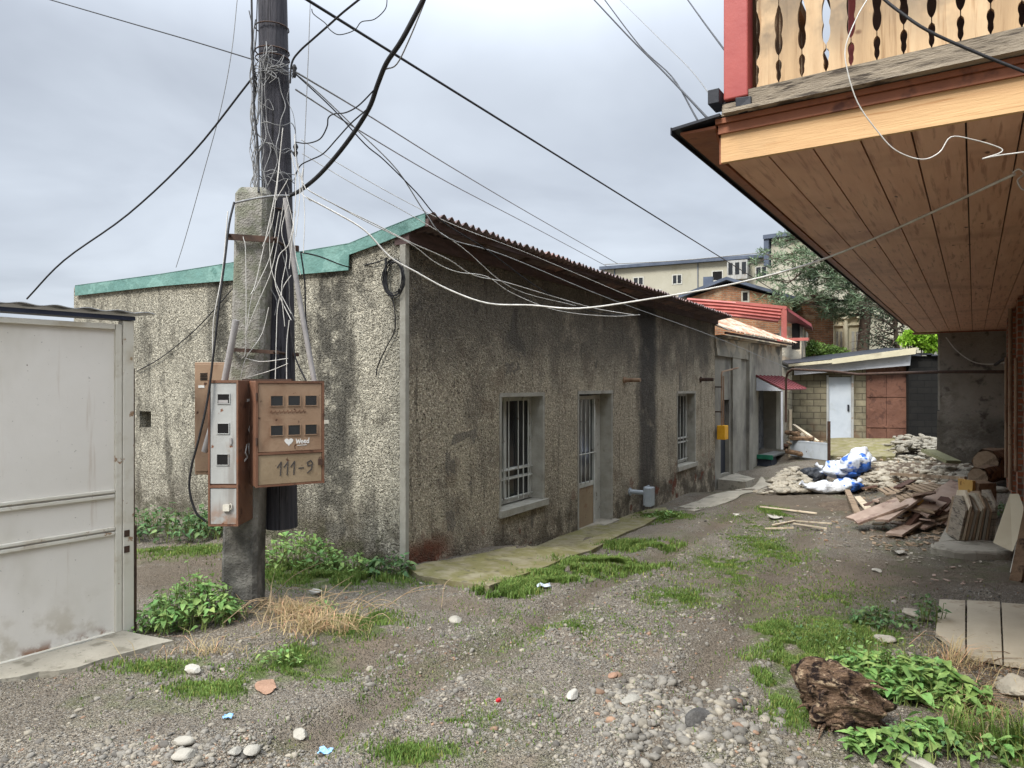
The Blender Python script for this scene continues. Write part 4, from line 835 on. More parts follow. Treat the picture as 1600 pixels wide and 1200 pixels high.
for s_, l in limbs:
    y0 = 29; pts = [P(s_[0], s_[1], 29)]
    for i, (x, y) in enumerate(l): pts.append(P(x, y, 29-rr.uniform(-.6,.9)*(i+1)*.5))
    sp = smooth_path(pts, 4); mb.tube(sp, [.08-.07*i/len(sp) for i in range(len(sp))], 5)
    for i in range(len(pts)-1):
        for k in range(3):
            c = pts[i].lerp(pts[i+1], (k+1)/3); 
            if i == 0 and k < 1: continue
            for _ in range(3):
                q = c+V(rr.gauss(0,.38), rr.gauss(0,.45), rr.gauss(0,.22)); tufts.append((q.x, q.y, q.z, rr.uniform(.14,.30), .7)); mb.tube([c, q], .015, 3, caps=False)
mb.build('trunk', m_bark, pine)
cc = blobs(tufts, 16000, 3); leafmesh('crown', cc, .24, m_pine, pine, 5, 'needle', (.55,1.5))
# dark dense-branched tree
dt = P(1400,600,26); dt.z = 0
tr = thing('dark_tree', 'dark thin-branched tree between the pine and the balcony edge', 'tree', dt)
mb = MB(); mb.tube(smooth_path([dt, P(1402,560,26), P(1398,500,26), P(1392,440,26)], 4), [.14-.009*i for i in range(13)], 7); rr = random.Random(9); cl = []
for k in range(46):
    y = rr.uniform(440, 585); s_ = P(1400, y, 26); e = P(1400+rr.uniform(-52,46), y-rr.uniform(-10,35), 26+rr.uniform(-1.2,1.2)); m_ = s_.lerp(e, .5)+V(0,0,rr.uniform(-.1,.2))
    sp = smooth_path([s_, m_, e], 3); mb.tube(sp, [.035-.03*i/len(sp) for i in range(len(sp))], 4, caps=False); cl.append((e.x, e.y, e.z, rr.uniform(.15,.5), .8)); cl.append((m_.x, m_.y, m_.z, .25, .8))
    for j in range(3): q = e+V(rr.gauss(0,.25), rr.gauss(0,.2), rr.gauss(0,.25)); mb.tube([m_, q], .01, 3, caps=False)
mb.build('trunk', m_bark, tr); leafmesh('crown', blobs(cl, 2600, 8), .10, m_treedark, tr, 6, tint=(.5,1.5))
def bush(name, label, cat, c, bl, n, size, m, seed, group=None, stems=10):
    b = thing(name, label, cat, V(c.x, c.y, 0), group); leafmesh('foliage', blobs(bl, n, seed), size, m, b, seed, tint=(.55,1.4))
    mb = MB(); rr = random.Random(seed)
    for k in range(stems): q = rr.choice(bl); mb.tube(smooth_path([V(c.x+rr.uniform(-.1,.1), c.y, 0), V((c.x+q[0])/2+rr.uniform(-.2,.2), q[1], q[2]*.6), V(q[0], q[1], q[2])], 3), .02, 4, caps=False)
    tag(mb.build('stems', m_bark, b), kind='stuff'); return b
bl = []
for x, y, r_ in ((1432,525,.35),(1448,518,.4),(1462,526,.4),(1455,540,.35),(1440,535,.3),(1415,532,.25),(1422,524,.25),(1475,515,.4)): q = P(x, y, 24); bl.append((q.x, q.y, q.z, r_, .7))
bush('leafy_shrub', 'bright yellow-green leafy tree showing between the balcony and the dark wall', 'tree', P(1450,600,24), bl, 2600, .15, m_vine, 21)
bl = []
for x, y, r_ in ((1262,548,.3),(1280,546,.35),(1300,548,.3),(1270,538,.2),(1315,552,.3),(1290,556,.35),(1255,556,.3)): q = P(x, y, 27); bl.append((q.x, q.y, q.z, r_, .7))
bush('hedge', 'green shrub growing behind the block shed roof', 'shrub', P(1285,600,27), bl, 2600, .12, m_bush, 22)

# ================================================================ BALCONY HOUSE (right)
KB = V(1.053, 3.48, 0)
DB = V(722, 1100, 0).normalized(); NB = V(DB.y, -DB.x, 0)     # along the lane; inward to the right (towards the house wall)
BANG = math.atan2(DB.y, DB.x); ZB = 3.0; LB = 13.83; WB = 1.6
FBk = Fr(KB, DB, NB)                                       # a along the lane, b toward the house, c up
bal = thing('balcony_house', 'brick house with an overhanging timber balcony and red corner post', 'house', V(KB.x, KB.y, 0))
mb = MB(); nb = 8; pw = WB/nb
rr = random.Random(3)
for k in range(nb):
    q0 = 0
    while q0 < LB:
        q1 = min(LB, q0+4.1); mb.fbox(FBk, q0+.002, q1-.002, k*pw+.004, (k+1)*pw-.004, ZB, ZB+.02+.0015*rr.random()); q0 = q1
mb.build('soffit_boards', m_soffit, bal, BANG)
mb = MB(); mb.fbox(FBk, .01, LB, .0, WB, ZB+.024, ZB+.15); mb.build('floor_slab', m_darkwood, bal, BANG)
mb = MB(); mb.fbox(FBk, -.028, -.001, -.012, WB, ZB-.012, ZB+.152); mb.build('fascia_board', m_fascia, bal, 0)
mb = MB(); mb.fbox(FBk, -.045, -.029, -.02, WB, ZB+.125, ZB+.168); mb.fbox(FBk, -.06, LB, -.03, WB, ZB+.17, ZB+.195); mb.fbox(FBk, -.0, LB, -.028, -.002, ZB-.01, ZB+.12); mb.build('moulding', m_brownmould, bal)
# outer lip: scalloped brown board and dark metal drip
mb = MB(); mb.fbox(FBk, -.05, LB, -.21, -.031, ZB+.155, ZB+.168)
for k in range(0, 60):
    a = .0+k*.2; pts = [FBk(a+.2*i/6, -.034, ZB+.155-.05*math.sin(math.pi*i/6)-.015) for i in range(7)]; mb.prism([FBk(a, -.034, ZB+.155)]+pts+[FBk(a+.2, -.034, ZB+.155)], NB*-.012)
mb.build('side_moulding', m_brownmould, bal)
mb = MB(); mb.hexa([FBk(-.09,-.24,ZB+.172), FBk(LB,-.24,ZB+.172), FBk(LB,-.0,ZB+.197), FBk(-.09,-.0,ZB+.197), FBk(-.09,-.24,ZB+.186), FBk(LB,-.24,ZB+.186), FBk(LB,-.0,ZB+.21), FBk(-.09,-.0,ZB+.21)])
mb.fbox(FBk, -.095, LB, -.246, -.24, ZB+.15, ZB+.187); mb.build('drip_flashing', m_blackmetal, bal)
mb = MB(); mb.fbox(FBk, -.112, -.062, .02, WB, ZB+.198, ZB+.214, .002); mb.fbox(FBk, -.085, -.062, .02, WB, ZB+.216, ZB+.25, .002); mb.build('weathered_edge_board', m_weath, bal)
mb = MB(); mb.fbox(FBk, -.058, .03, .0, WB, ZB+.2, ZB+.262, .004); mb.fbox(FBk, -.045, .02, .10, WB, ZB+.264, ZB+.315, .003); mb.build('bottom_rail', m_weath, bal)
mb = MB(); mb.fbox(FBk, .1, LB, .03, .1, ZB+.24, ZB+.3, .003); mb.build('bottom_rail', m_weath, bal)
# pierced balustrade boards: scalloped edges that meet as lens-shaped holes
def notch(z):            # depth of the notch at height z above the rail (m)
    def lens(c, h, w_): t = (z-c)/h; return w_*math.sqrt(max(0, 1-t*t))**1.2 if abs(t) < 1 else 0
    z = z % .40
    return max(lens(.055,.026,.009), lens(.10,.030,.012), lens(.205,.052,.016), lens(.30,.068,.017), lens(.36,.022,.008))
bwid = .104
def board(fr, a, z0, hgt, flip=1):
    zs = [i*.01 for i in range(int(hgt/.01)+1)]
    left = [(a+.002+notch(z), z0+z) for z in zs]; right = [(a+bwid-.002-notch(z), z0+z) for z in zs]
    mb = MB(); fl = [fr(x, -.0, z) for x, z in left]; fr_ = [fr(x, -.0, z) for x, z in right]; bl_ = [fr(x, -.022, z) for x, z in left]; br = [fr(x, -.022, z) for x, z in right]
    n = len(zs)
    for i in range(n-1):
        mb.poly([fl[i], fr_[i], fr_[i+1], fl[i+1]]); mb.poly([br[i], bl_[i], bl_[i+1], br[i+1]]); mb.poly([bl_[i], fl[i], fl[i+1], bl_[i+1]]); mb.poly([fr_[i], br[i], br[i+1], fr_[i+1]])
    mb.poly([fl[-1], fr_[-1], br[-1], bl_[-1]]); mb.poly([fl[0], bl_[0], br[0], fr_[0]]); return mb
FFr = Fr(KB+V(0,0,ZB+.31), NB, -DB)        # front balustrade: a to the right, b toward camera
for k in range(14):
    board(FFr, .15+k*bwid, 0, .92).build('baluster_board', m_rail2 if k in (1,4,5,9,12) else m_rail, bal)
FSd = Fr(KB+NB*.06+V(0,0,ZB+.3), DB, -NB)
proto = None
for k in range(60):
    if proto is None: proto = board(FSd, .18, 0, .92).build('baluster_board', m_rail, bal)
    else:
        c = proto.copy(); COL.objects.link(c); c.parent = bal; c.location = DB*bwid*k
mb = MB(); mb.fbox(FBk, -.04, .05, .12, WB, ZB+1.24, ZB+1.31); mb.fbox(FBk, .1, LB, .03, .12, ZB+1.24, ZB+1.31); mb.build('handrail', m_rail, bal)
mb = MB(); mb.fbox(FBk, -.06, .04, .01, .125, ZB+.28, ZB+3.2); mb.build('corner_post', m_redpaint, bal, bevel=.006)
for a in (4, 8): mb = MB(); mb.fbox(FBk, a, a+.1, .01, .11, ZB+.28, ZB+3.2); mb.build('balcony_post', m_redpaint, bal, bevel=.006)
mb = MB(); mb.fbox(FBk, -.10, .03, -.055, .0, ZB+.26, ZB+.33); mb.fbox(FBk, -.03, .02, -.01, .13, ZB+.262, ZB+.281); mb.fbox(FBk, -.1, -.04, .08, .15, ZB+.2, ZB+.26, .003); mb.build('post_bracket', m_blackmetal, bal, bevel=.003)
mb = MB(); mb.fbox(FBk, -.5, LB, -.35, WB+4, ZB+3.2, ZB+3.35); mb.build('roof', m_darkwood, bal)
mb = MB(); mb.fbox(FBk, 0.05, LB+2, WB+.02, WB+.3, ZB+.16, ZB+3.19); mb.build('upper_wall', m_darkwood, bal, BANG)
# brick ground-floor wall and pilasters, partly rendered higher up
mb = MB(); mb.fbox(FBk, .0, LB+2, WB+.0, WB+.3, -.6, ZB-.004); mb.build('brick_wall', m_brick, bal, BANG)
for a in (5.6, 7.2, 8.8, 10.4):
    mb = MB(); mb.fbox(FBk, a, a+.42, WB-.12, WB-.003, -.6, ZB-.03); mb.build('pilaster', m_brick, bal, BANG)
for a_, r_1, z0_, z1__ in ((7.9,.025,.5,ZB-.1),(9.4,.02,.5,2.3),(6.4,.018,.9,2.2)): mb = MB(); mb.tube([FBk(a_, WB-.17, z0_), FBk(a_, WB-.17, z1__)], r_1, 8); mb.build('wall_pipe', m_rust2, bal)
# wing wall that carries the far end
pR = V((1572-800)/F*14.2, 14.2, 0); pL = V((1468-800)/F*14.82, 14.82, 0); FWg = Fr(pR, pL-pR, -DB)
wl = (pL-pR).length; mb = MB(); mb.fbox(FWg, -.6, wl, -1.2, 0, -.6, ZB+.14, .006); mb.build('wing_wall', m_wing, bal, math.atan2((pL-pR).y, (pL-pR).x))
mb = MB()
r2 = random.Random(8); pts = [FWg(-.4,0,-.5), FWg(wl+.06,0,-.5)]+[FWg(wl+.06-i*.12+r2.uniform(-.04,.04), 0, 1.28+r2.uniform(-.05,.06)-(.12 if i > 6 else 0)) for i in range(12)]
mb.prism(pts, -DB*.05); mb.build('thick_base_render', m_wing, bal)
mb = MB(); mb.fbox(FWg, wl-.005, wl+.03, -.1, .012, 1.35, ZB-.04); mb.build('corner_bead', m_trim, bal)
mb = MB(); mb.fbox(FWg, -.6, wl+.5, -.3, .05, ZB-.028, ZB-.003); mb.build('end_trim', m_brownmould, bal)

# ================================================================ METAL GATE (left)
g0 = P(0,600,4.7); g1 = P(196,600,5.36); g0.z = g1.z = 0; DG = (g1-g0).normalized(); FG = Fr(g1, DG, V(DG.y, -DG.x, 0)); GANG = math.atan2(DG.y, DG.x)
gate = thing('metal_gate', 'tall white sheet metal gate with two horizontal rails and wavy capping sheet', 'gate', g1)
def gh(px, py, b=0): return FG.hit(px, py, b)
zt_ = gh(150, 511)[1]; zb = gh(195, 992)[1]-.0
LG = 2.6
mb = MB(); mb.fbox(FG, -LG, -.05, -.03, -.018, zb+.04, zt_+.0); mb.build('panel', m_whitepaint, gate, GANG)
mb = MB()
mb.fbox(FG, -.075, -.03, -.04, .012, zb+.01, zt_+.03); mb.fbox(FG, -LG, -.078, -.036, .008, zb, zb+.045); mb.fbox(FG, -LG, -.078, -.036, .008, zt_-.01, zt_+.03)
for zz in (gh(190,766)[1], gh(190,824)[1]): mb.fbox(FG, -LG, -.078, -.017, .006, zz-.012, zz+.012); mb.fbox(FG, -LG, -.078, -.017, .004, zz-.05, zz-.024)
mb.build('frame', m_whiterust, gate, GANG, bevel=.004)
mb = MB(); mb.fbox(FG, -.025, .055, -.06, .02, zb-.02, zt_+.06); mb.build('gate_post', m_whiterust, gate, bevel=.005)
mb = MB(); mb.fbox(FG, .057, .085, -.05, .0, zb-.02, gh(205,822)[1]); mb.fbox(FG, .057, .07, -.02, .0, gh(205,822)[1], zt_-.3); mb.build('rusty_stop', m_iron, gate)
mb = MB()
for zz in (.62, .74): mb.fbox(FG, -.02, .02, .021, .024, zz, zz+.05)
mb.build('lock_plate', m_iron, gate)
mb = MB(); mb.fbox(FG, -LG, .06, -.12, .03, zt_+.065, gh(100,487)[1]); mb.build('capping_board', m_navy, gate)
zc_ = gh(100,482)[1]; mb = corr_sheet(FG, -LG, .2, .07, -.5, zc_+.01, zc_+.02, pitch=.21, amp=.007, th=.004, per=10)
mb.build('capping_sheet', m_whitesheet, gate)
o = drape('threshold_slab', [(-120,1075),(0,1045),(100,1020),(190,992)], [(-120,1130),(0,1070),(120,1050),(272,1008)], m_slab, .035, .1, 12, 5); tag(o, kind='structure')

# ================================================================ CONCRETE POST, TIMBER POLE, METER CABINETS
pb = P(380,962,5.8); pb.z = gzs(pb.x, pb.y); 
post = thing('concrete_post', 'squared concrete post strapped to the dark wooden utility pole', 'post', pb)
def ring(c, hw, hd, ch):
    return [c+V(x, y, 0) for x, y in ((-hw+ch,-hd),(hw-ch,-hd),(hw,-hd+ch),(hw,hd-ch),(hw-ch,hd),(-hw+ch,hd),(-hw,hd-ch),(-hw,-hd+ch))]
zs = [(-.3,380,.148), (.4,381,.146), (1.0,384,.144),(1.6,388,.142),(2.2,392,.138),(2.8,396,.135),(3.48,398,.132),(3.53,399,.11)]
mb = MB(); vs = []
for z, px, hw in zs: vs += ring(V((px-800)/F*5.92, 5.92, z), hw, hw*.85, .03)
fs = [(i*8+k, i*8+(k+1)%8, (i+1)*8+(k+1)%8, (i+1)*8+k) for i in range(len(zs)-1) for k in range(8)]+[tuple(range(7, -1, -1)), tuple(range(len(vs)-8, len(vs)))]
mb.add(vs, fs); mb.build('shaft', m_postconc, post)
for (py, t) in ((372,.05),(548,.03)):
    mb = MB(); c = P(392, py, 5.75); mb.fbox(Fr(c, V(1,.05,-.06)), -.19, .22, -.02, .0, -t/2, t/2); mb.fbox(Fr(c, V(1,.05,-.06)), -.19, .30, -.36, -.33, -t/2, t/2); mb.tube([c+V(-.17,-.05,.02), c+V(-.17,.4,.02)], .012, 6); mb.tube([c+V(.19,-.05,-.01), c+V(.19,.4,-.01)], .012, 6)
    mb.build('strap', m_iron, post)
pole_b = P(440,824,6.08)
pole = thing('utility_pole', 'dark tarred wooden utility pole wrapped in tangled wires', 'utility pole', pole_b)
axis_ = [P(440,824,6.12), P(437,600,6.12), P(433,300,6.12), P(428,100,6.12), P(424,-120,6.12), P(419,-400,6.12)]
mb = MB(); mb.tube(smooth_path(axis_, 5), [.135-.0008*i for i in range(26)], 14); mb.build('pole', m_pole, pole)
for py in (45, 82, 93, 330): 
    mb = MB(); c = P(430-(.02*(300-py)), py, 6.12); mb.tube([c+V(.142*math.cos(t*.42), .142*math.sin(t*.42), .008*math.sin(t*.42)) for t in range(16)], .006, 4, caps=False)
    mb.build('band', m_iron, pole)
# insulators + hooks
for px, py in ((398,128),(460,112),(462,235),(398,140)):
    mb = MB(); c = P(px, py, 6.05); mb.tube([c+V(0,0,-.05), c+V(0,0,-.02), c+V(0,0,.0), c+V(0,0,.03), c+V(0,0,.06)], [.012,.022,.012,.024,.01], 8)
    mb.build('insulator', m_black, pole)
def poleaxis(py):
    for a, b in zip(axis_[:-1], axis_[1:]):
        za, zb_ = a.z, b.z; z = H-(py-600)/F*6.12
        if za <= z <= zb_: return a.lerp(b, (z-za)/(zb_-za))
    return axis_[-1]
def around(py, ang, r=.15): return poleaxis(py)+V(r*math.cos(ang), -r*math.sin(ang), 0)
# tangled thin wires on the pole
mb1 = MB(); rr = random.Random(12)
for k in range(15):
    y = rr.uniform(90, 150) if k < 12 else rr.uniform(-60, 90); y1 = y+rr.uniform(90, 480); a = rr.uniform(.2, 2.9); pts = []; n = int((y1-y)/22)+2
    for i in range(n): pts.append(around(y+(y1-y)*i/(n-1), a, .148+rr.uniform(0,.05)+.06*(i/n)*rr.random())); a += rr.gauss(0, .18)
    mb1.tube(smooth_path(pts, 3), rr.choice((.003,.004,.005)), 4, caps=False)
for k in range(12):   # loops round the pole
    y = rr.choice((108, 118, 176, 205, 240, 280))+rr.uniform(-8, 8); a0 = rr.uniform(-.5, .6); pts = [around(y+rr.uniform(-6,6)+t*rr.uniform(-1,1), a0+t*.4, .15+rr.uniform(0,.03)) for t in range(rr.randint(6,10))]
    mb1.tube(smooth_path(pts, 3), .004, 4, caps=False)
for k in range(11):   # tight knots
    c = around(rr.uniform(100,135) if k < 10 else rr.uniform(165,185), rr.uniform(.8,2.2), .17); pts = [c+V(rr.gauss(0,.04), rr.gauss(0,.012), rr.gauss(0,.045)) for _ in range(5)]; mb1.tube(smooth_path(pts, 8), .0032, 4, caps=False)
o = mb1.build('wire_tangle', m_greywire, None, org=P(430,300,5.97)); tag(o, 'tangle of thin grey wires wound round the upper wooden pole', 'wire tangle', kind='stuff')
mb1 = MB()
for pts in ([(410,385),(425,350),(432,300),(438,240)], [(392,460),(400,440),(420,350),(432,290),(442,200)], [(384,530),(392,470),(405,440),(424,395),(436,330)], [(378,560),(384,540),(384,400),(380,370)],
            [(450,280),(425,330),(422,400),(430,440),(455,490)], [(455,500),(440,470),(430,440),(436,400),(452,380),(462,330)], [(430,600),(432,520),(434,480),(442,450),(455,430)], [(446,300),(458,350),(462,400),(470,430)],
            [(383,560),(410,565),(450,560)], [(385,590),(420,580),(450,568)], [(452,500),(448,540),(448,600)], [(455,240),(462,280),(460,340),(452,420)], [(466,255),(468,310),(462,370)], [(470,270),(476,330),(474,395)], [(450,320),(440,360),(448,400),(440,450),(445,510)], [(384,520),(400,480),(425,420),(438,350),(444,310)],
            [(460,210),(464,260),(475,290)], [(474,285),(470,300),(480,310),(486,315)], [(478,296),(472,280),(474,262)], [(376,590),(384,560),(394,545),(410,520),(420,480)]):
    mb1.tube(smooth_path([P(x, y, 5.72+.03*rr.random()) for x, y in pts], 5), rr.choice((.0032,.0042,.0036)), 4)
o = mb1.build('wire_bundle', m_whitewire, None, org=P(430,450,5.75)); tag(o, 'loose pale wires running down the post into the meter cabinets', 'wire bundle', kind='stuff')
mb = MB(); mb.tube([P(369,500,5.62), P(350,600,5.66), P(320,705,5.8)], .028, 8); q = mb.build('conduit', m_conduit, None, org=P(350,600,5.66)); tag(q, 'pale plastic conduit slanting down behind the silver meter cabinet', 'conduit')
mb = MB(); mb.tube(smooth_path([P(446,310,5.85), P(456,390,5.85), P(470,480,5.85), P(492,600,5.85)], 4), .022, 8); q = mb.build('conduit', m_conduit, None, org=P(470,480,5.85)); tag(q, 'grey pipe leaning on the wooden pole above the brown meter cabinet', 'conduit')

def cabinet_windows(m_f, m_g, par, fr, rects, b=.0):
    for x0, x1, z0, z1 in rects:
        mb_f, mb_g = MB(), MB()
        mb_g.fbox(fr, x0, x1, b-.002, b+.002, z0, z1)
        t = .006; mb_f.fbox(fr, x0-t, x0, b, b+.006, z0-t, z1+t); mb_f.fbox(fr, x1, x1+t, b, b+.006, z0-t, z1+t); mb_f.fbox(fr, x0, x1, b, b+.0055, z1, z1+t); mb_f.fbox(fr, x0, x1, b, b+.0055, z0-t, z0); mb_f.build('window_frame', m_f, par); mb_g.build('meter_window', m_g, par)
# narrow silver-door cabinet
cA = P(326,822,5.5); fA = Fr(cA, V(1,.0,0), V(0,-1,0)); Sx = 5.5/F
ca = thing('meter_cabinet', 'narrow rusty meter cabinet with pale grey door and padlock', 'meter cabinet', cA)
W_, H_ = 47*Sx, 228*Sx
mb = MB(); mb.fbox(fA, 0, W_, -.33, -.004, 0, H_); mb.build('body', m_rust, ca, bevel=.006)
mb = MB(); t = .014; mb.fbox(fA, 0, t, -.004, .012, 0, H_); mb.fbox(fA, W_-t, W_, -.004, .012, 0, H_); mb.fbox(fA, t, W_-t, -.004, .0115, H_-t*1.5, H_); mb.fbox(fA, t, W_-t, -.004, .0115, 0, t); mb.fbox(fA, t, W_-t, -.004, .012, 60*Sx, 64*Sx); mb.build('frame', m_rust, ca)
mb = MB(); mb.fbox(fA, t+.002, W_-t-.002, -.003, .006, 66*Sx, H_-t*1.5-.003); ud = mb.build('upper_door', m_galv, ca, bevel=.002)
mb = MB(); mb.fbox(fA, t+.002, W_-t-.002, -.003, .006, t+.002, 59*Sx); ld = mb.build('lower_door', m_galv, ca, bevel=.002)
cabinet_windows(m_galv, m_dark, ud, fA, [(15*Sx,33*Sx,192*Sx,206*Sx),(15*Sx,32*Sx,145*Sx,160*Sx),(14*Sx,31*Sx,96*Sx,112*Sx)], .007)
mb = MB(); mb.fbox(fA, 16*Sx, 31*Sx, .0095, .012, 192.5*Sx, 197*Sx); mb.build('meter_tag', m_conduit, ud); mb = MB(); mb.fbox(fA, 34*Sx, 37*Sx, .006, .016, 128*Sx, 138*Sx); mb.build('latch', m_conduit, ud)
mb = MB(); mb.fbox(fA, 24*Sx, 34*Sx, .008, .026, 24*Sx, 34*Sx); mb.tube([fA(35*Sx+.012*math.sin(u_), .018, 31*Sx+.022*math.cos(u_)) for u_ in (0,.5,1,1.5,2,2.6,3.1)], .004, 6); mb.build('padlock', m_whiterust, ca)
mb = MB(); sdf = Fr(fA(W_, -.33, 0), V(0,-1,0), V(1,0,0))
for k in range(2):
    mb.ribbon(sdf, [(.10,.80),(.12,.74),(.09,.66),(.13,.60),(.11,.53)] if k else [(.17,.62),(.2,.56),(.16,.52),(.22,.5)], .016, .003)
mb.ribbon(sdf, [(.07,.58),(.09,.54)], .02, .003); mb.build('white_scrawl', m_white, ca)
mb = MB(); mb.fbox(sdf, .09, .16, .001, .004, .97, .99); mb.build('label_plate', m_white, ca)
# wide brown cabinet
cl_, cr_ = P(399,600,5.5), P(506,600,5.78); uB = V(cr_.x-cl_.x, cr_.y-cl_.y, 0); WBc = uB.length; uB.normalize()
cB = V(cl_.x, cl_.y, H-(762-600)/F*5.5); fB = Fr(cB, uB, V(uB.y, -uB.x, 0)); HB = (762-597)/F*5.5+.01
cb = thing('meter_cabinet', 'wide brown meter cabinet with six windows, white heart and 111-9 painted below', 'meter cabinet', cB)
mb = MB(); mb.fbox(fB, 0, WBc, -.24, -.004, 0, HB); mb.build('body', m_rust, cb, bevel=.006)
mb = MB(); t = .018; z1_ = .265
mb.fbox(fB, 0, t, -.004, .014, 0, HB); mb.fbox(fB, WBc-t, WBc, -.004, .014, 0, HB); mb.fbox(fB, t, WBc-t, -.004, .0135, HB-t, HB); mb.fbox(fB, t, WBc-t, -.004, .0135, 0, t*.8); mb.fbox(fB, t, WBc-t, -.004, .0135, z1_-.012, z1_+.006)
mb.build('frame', m_rust, cb)
mb = MB(); mb.fbox(fB, t+.003, WBc-t-.003, -.003, .007, z1_+.009, HB-t-.003); ud = mb.build('upper_door', m_rust2, cb, bevel=.002)
mb = MB(); mb.fbox(fB, t+.003, WBc-t-.003, -.003, .007, t*.8+.003, z1_-.015); ld = mb.build('lower_door', m_tan, cb, bevel=.002)
rc = []
for r_ in (0, 1):
    for k in range(3): x = .115+k*.135; z = HB-.155-r_*.235; rc.append((x, x+.092, z-.042, z+.035))
cabinet_windows(m_rust2, m_glass, ud, fB, rc, .008)
# writing: heart, "Weed", underline, 111-9, faded scribble
mb = MB(); hx, hz, hs = .255, z1_+.085, .034
hp = [(hx+hs*.062*16*math.sin(u_)**3, hz+hs*.062*(13*math.cos(u_)-5*math.cos(2*u_)-2*math.cos(3*u_)-math.cos(4*u_))) for u_ in [2*math.pi*i/28 for i in range(28)]]
mb.prism([fB(x, .0072, z) for x, z in hp], fB.n*.002)
tx, tz, hgt = .312, z1_+.068, .036
def stroke(pts, wd=.006): mb.ribbon(fB, [(tx+x*hgt, tz+z*hgt) for x, z in pts], wd, .0075)
stroke([(0,1),(.2,0),(.45,.8),(.7,0),(.95,1)]); stroke([(1.05,.35),(1.5,.4),(1.4,.65),(1.15,.6),(1.05,.25),(1.3,0),(1.55,.1)]); stroke([(1.7,.35),(2.15,.4),(2.05,.65),(1.8,.6),(1.7,.25),(1.95,0),(2.2,.1)]); stroke([(2.75,.6),(2.45,.6),(2.35,.2),(2.55,0),(2.8,.1)]); stroke([(2.85,1.15),(2.8,0)])
stroke([(.3,-.45),(2.3,-.4)], .005); mb.build('heart_graffiti', m_white, ud)
tx, tz, hgt = .165, .085, .105
def dig(pts, nm='painted_digit'): mb = MB(); mb.ribbon(fB, [(tx+x*hgt, tz+z*hgt) for x, z in pts], .0095, .0085); mb.build(nm, m_ink, ld)
for k in range(3): dig([(k*.5,.6),(k*.5+.28,1),(k*.5+.22,0)])
dig([(1.6,.45),(1.95,.47)], 'painted_dash'); dig([(2.55,.65),(2.3,.6),(2.25,.85),(2.5,1),(2.65,.8),(2.55,.3),(2.25,.05)])
for zz in (.33, .68):
    mb = MB(); mb.tube([fB(.006, .018, zz), fB(.006, .018, zz+.06)], .008, 8); mb.build('hinge', m_iron, cb)
mb = MB(); tx, tz, hgt = .11, HB-.262, .035
for k in range(9): stroke([(k*.9+.0,.3),(k*.9+.3,.8),(k*.9+.45,.1),(k*.9+.8,.5)], .0035)
mb.build('faded_scrawl', m_rust, ud)
mb = MB(); mb.fbox(fB, WBc, WBc+.035, .0, .02, HB*.58, HB*.615); mb.build('latch', m_whiterust, cb)
mb = MB(); mb.fbox(fB, WBc-.052, WBc-.02, .0142, .028, .15, .2); mb.tube([fB(WBc-.036+.01*math.cos(u_), .02, .2+.016*math.sin(u_)) for u_ in (0,.6,1.2,1.9,2.5,3.1)], .003, 6); mb.build('padlock', m_iron, cb)
# brown cabinet behind
cC = P(304,742,6.15); fCc = Fr(cC, V(1,.1,0), V(.1,-1,0)); Sc = 6.15/F
cc_ = thing('meter_cabinet', 'faded brown metal cabinet mostly hidden behind the silver-door one', 'meter cabinet', cC)
mb = MB(); mb.fbox(fCc, 0, 95*Sc, -.2, 0, 0, 176*Sc); mb.build('body', m_tan if 0 else m_rust2, cc_, bevel=.006)
mb = MB(); mb.fbox(fCc, .01, 93*Sc, .001, .008, .03, 173*Sc); dq = mb.build('door', m_rust2, cc_, bevel=.003)
mb = MB()
for k in range(5): mb.fbox(fCc, .05, .11, .0085, .012, (148+k*2.4)*Sc, (149.4+k*2.4)*Sc)
mb.build('vent_slots', m_dark, dq)
mb = MB(); mb.fbox(fCc, .035, .085, .0082, .011, 136*Sc, 140*Sc); mb.build('label_plate', m_white, dq)
for q_, l_ in ((P(378,598,5.72),.4),(P(372,740,5.72),.5),(P(330,650,5.98),.3)): mb = MB(); mb.fbox(Fr(q_, V(1,0,0), V(0,-1,0)), 0, l_, -.05, 0, .0, .03); mb.build('mounting_rail', m_iron, post)

# ================================================================ CABLES
K = 'overhead cables'
cable('cable', [(664,-6,4.5),(628,62,4.6),(604,98,4.75),(590,132,4.9),(575,172,5.05),(540,225,5.3),(500,272,5.6),(470,297,5.9),(452,306,5.98)], .017, m_black, 'thickest black cable bundle swinging down to the wooden pole from the top', n=7)
cable('cable', [(452,306,5.96),(430,306,5.8),(400,310,5.72),(372,316,5.7),(366,318,5.72)], .009, m_greywire, 'pale tie cable strapped across the concrete post top')
cable('cable', [(667,-6,4.55),(640,60,4.62),(620,100,4.75),(603,108,4.78)], .005, m_greywire, 'thin pale wire clipped along the thick black bundle')
cable('cable', [(585,140,4.92),(560,165,5.1),(540,176,5.3),(522,178,5.4),(513,184,5.5),(511,198,5.55),(500,217,5.7),(480,224,5.9),(461,222,6.0)], .0055, m_black, 'thin black branch cable curling with a drop loop to the pole')
cable('cable', [(572,172,5.0),(548,193,5.2),(528,215,5.4),(505,240,5.6),(485,250,5.8),(470,258,5.95),(462,272,6.0)], .0055, m_black, 'thin black branch cable running just above the thick bundle')
cable('cable', [(474,-4,5.6),(1235,470,30)], .013, m_black, 'straight black power line crossing the sky to the far building', k=2)
cable('cable', [(565,-4,5.3),(535,20,5.5),(515,38,5.6),(490,60,5.8),(468,80,5.95),(456,98,6.0),(453,130,6.0)], .009, m_black, 'twisted black cable curving from the pole up past the top edge')
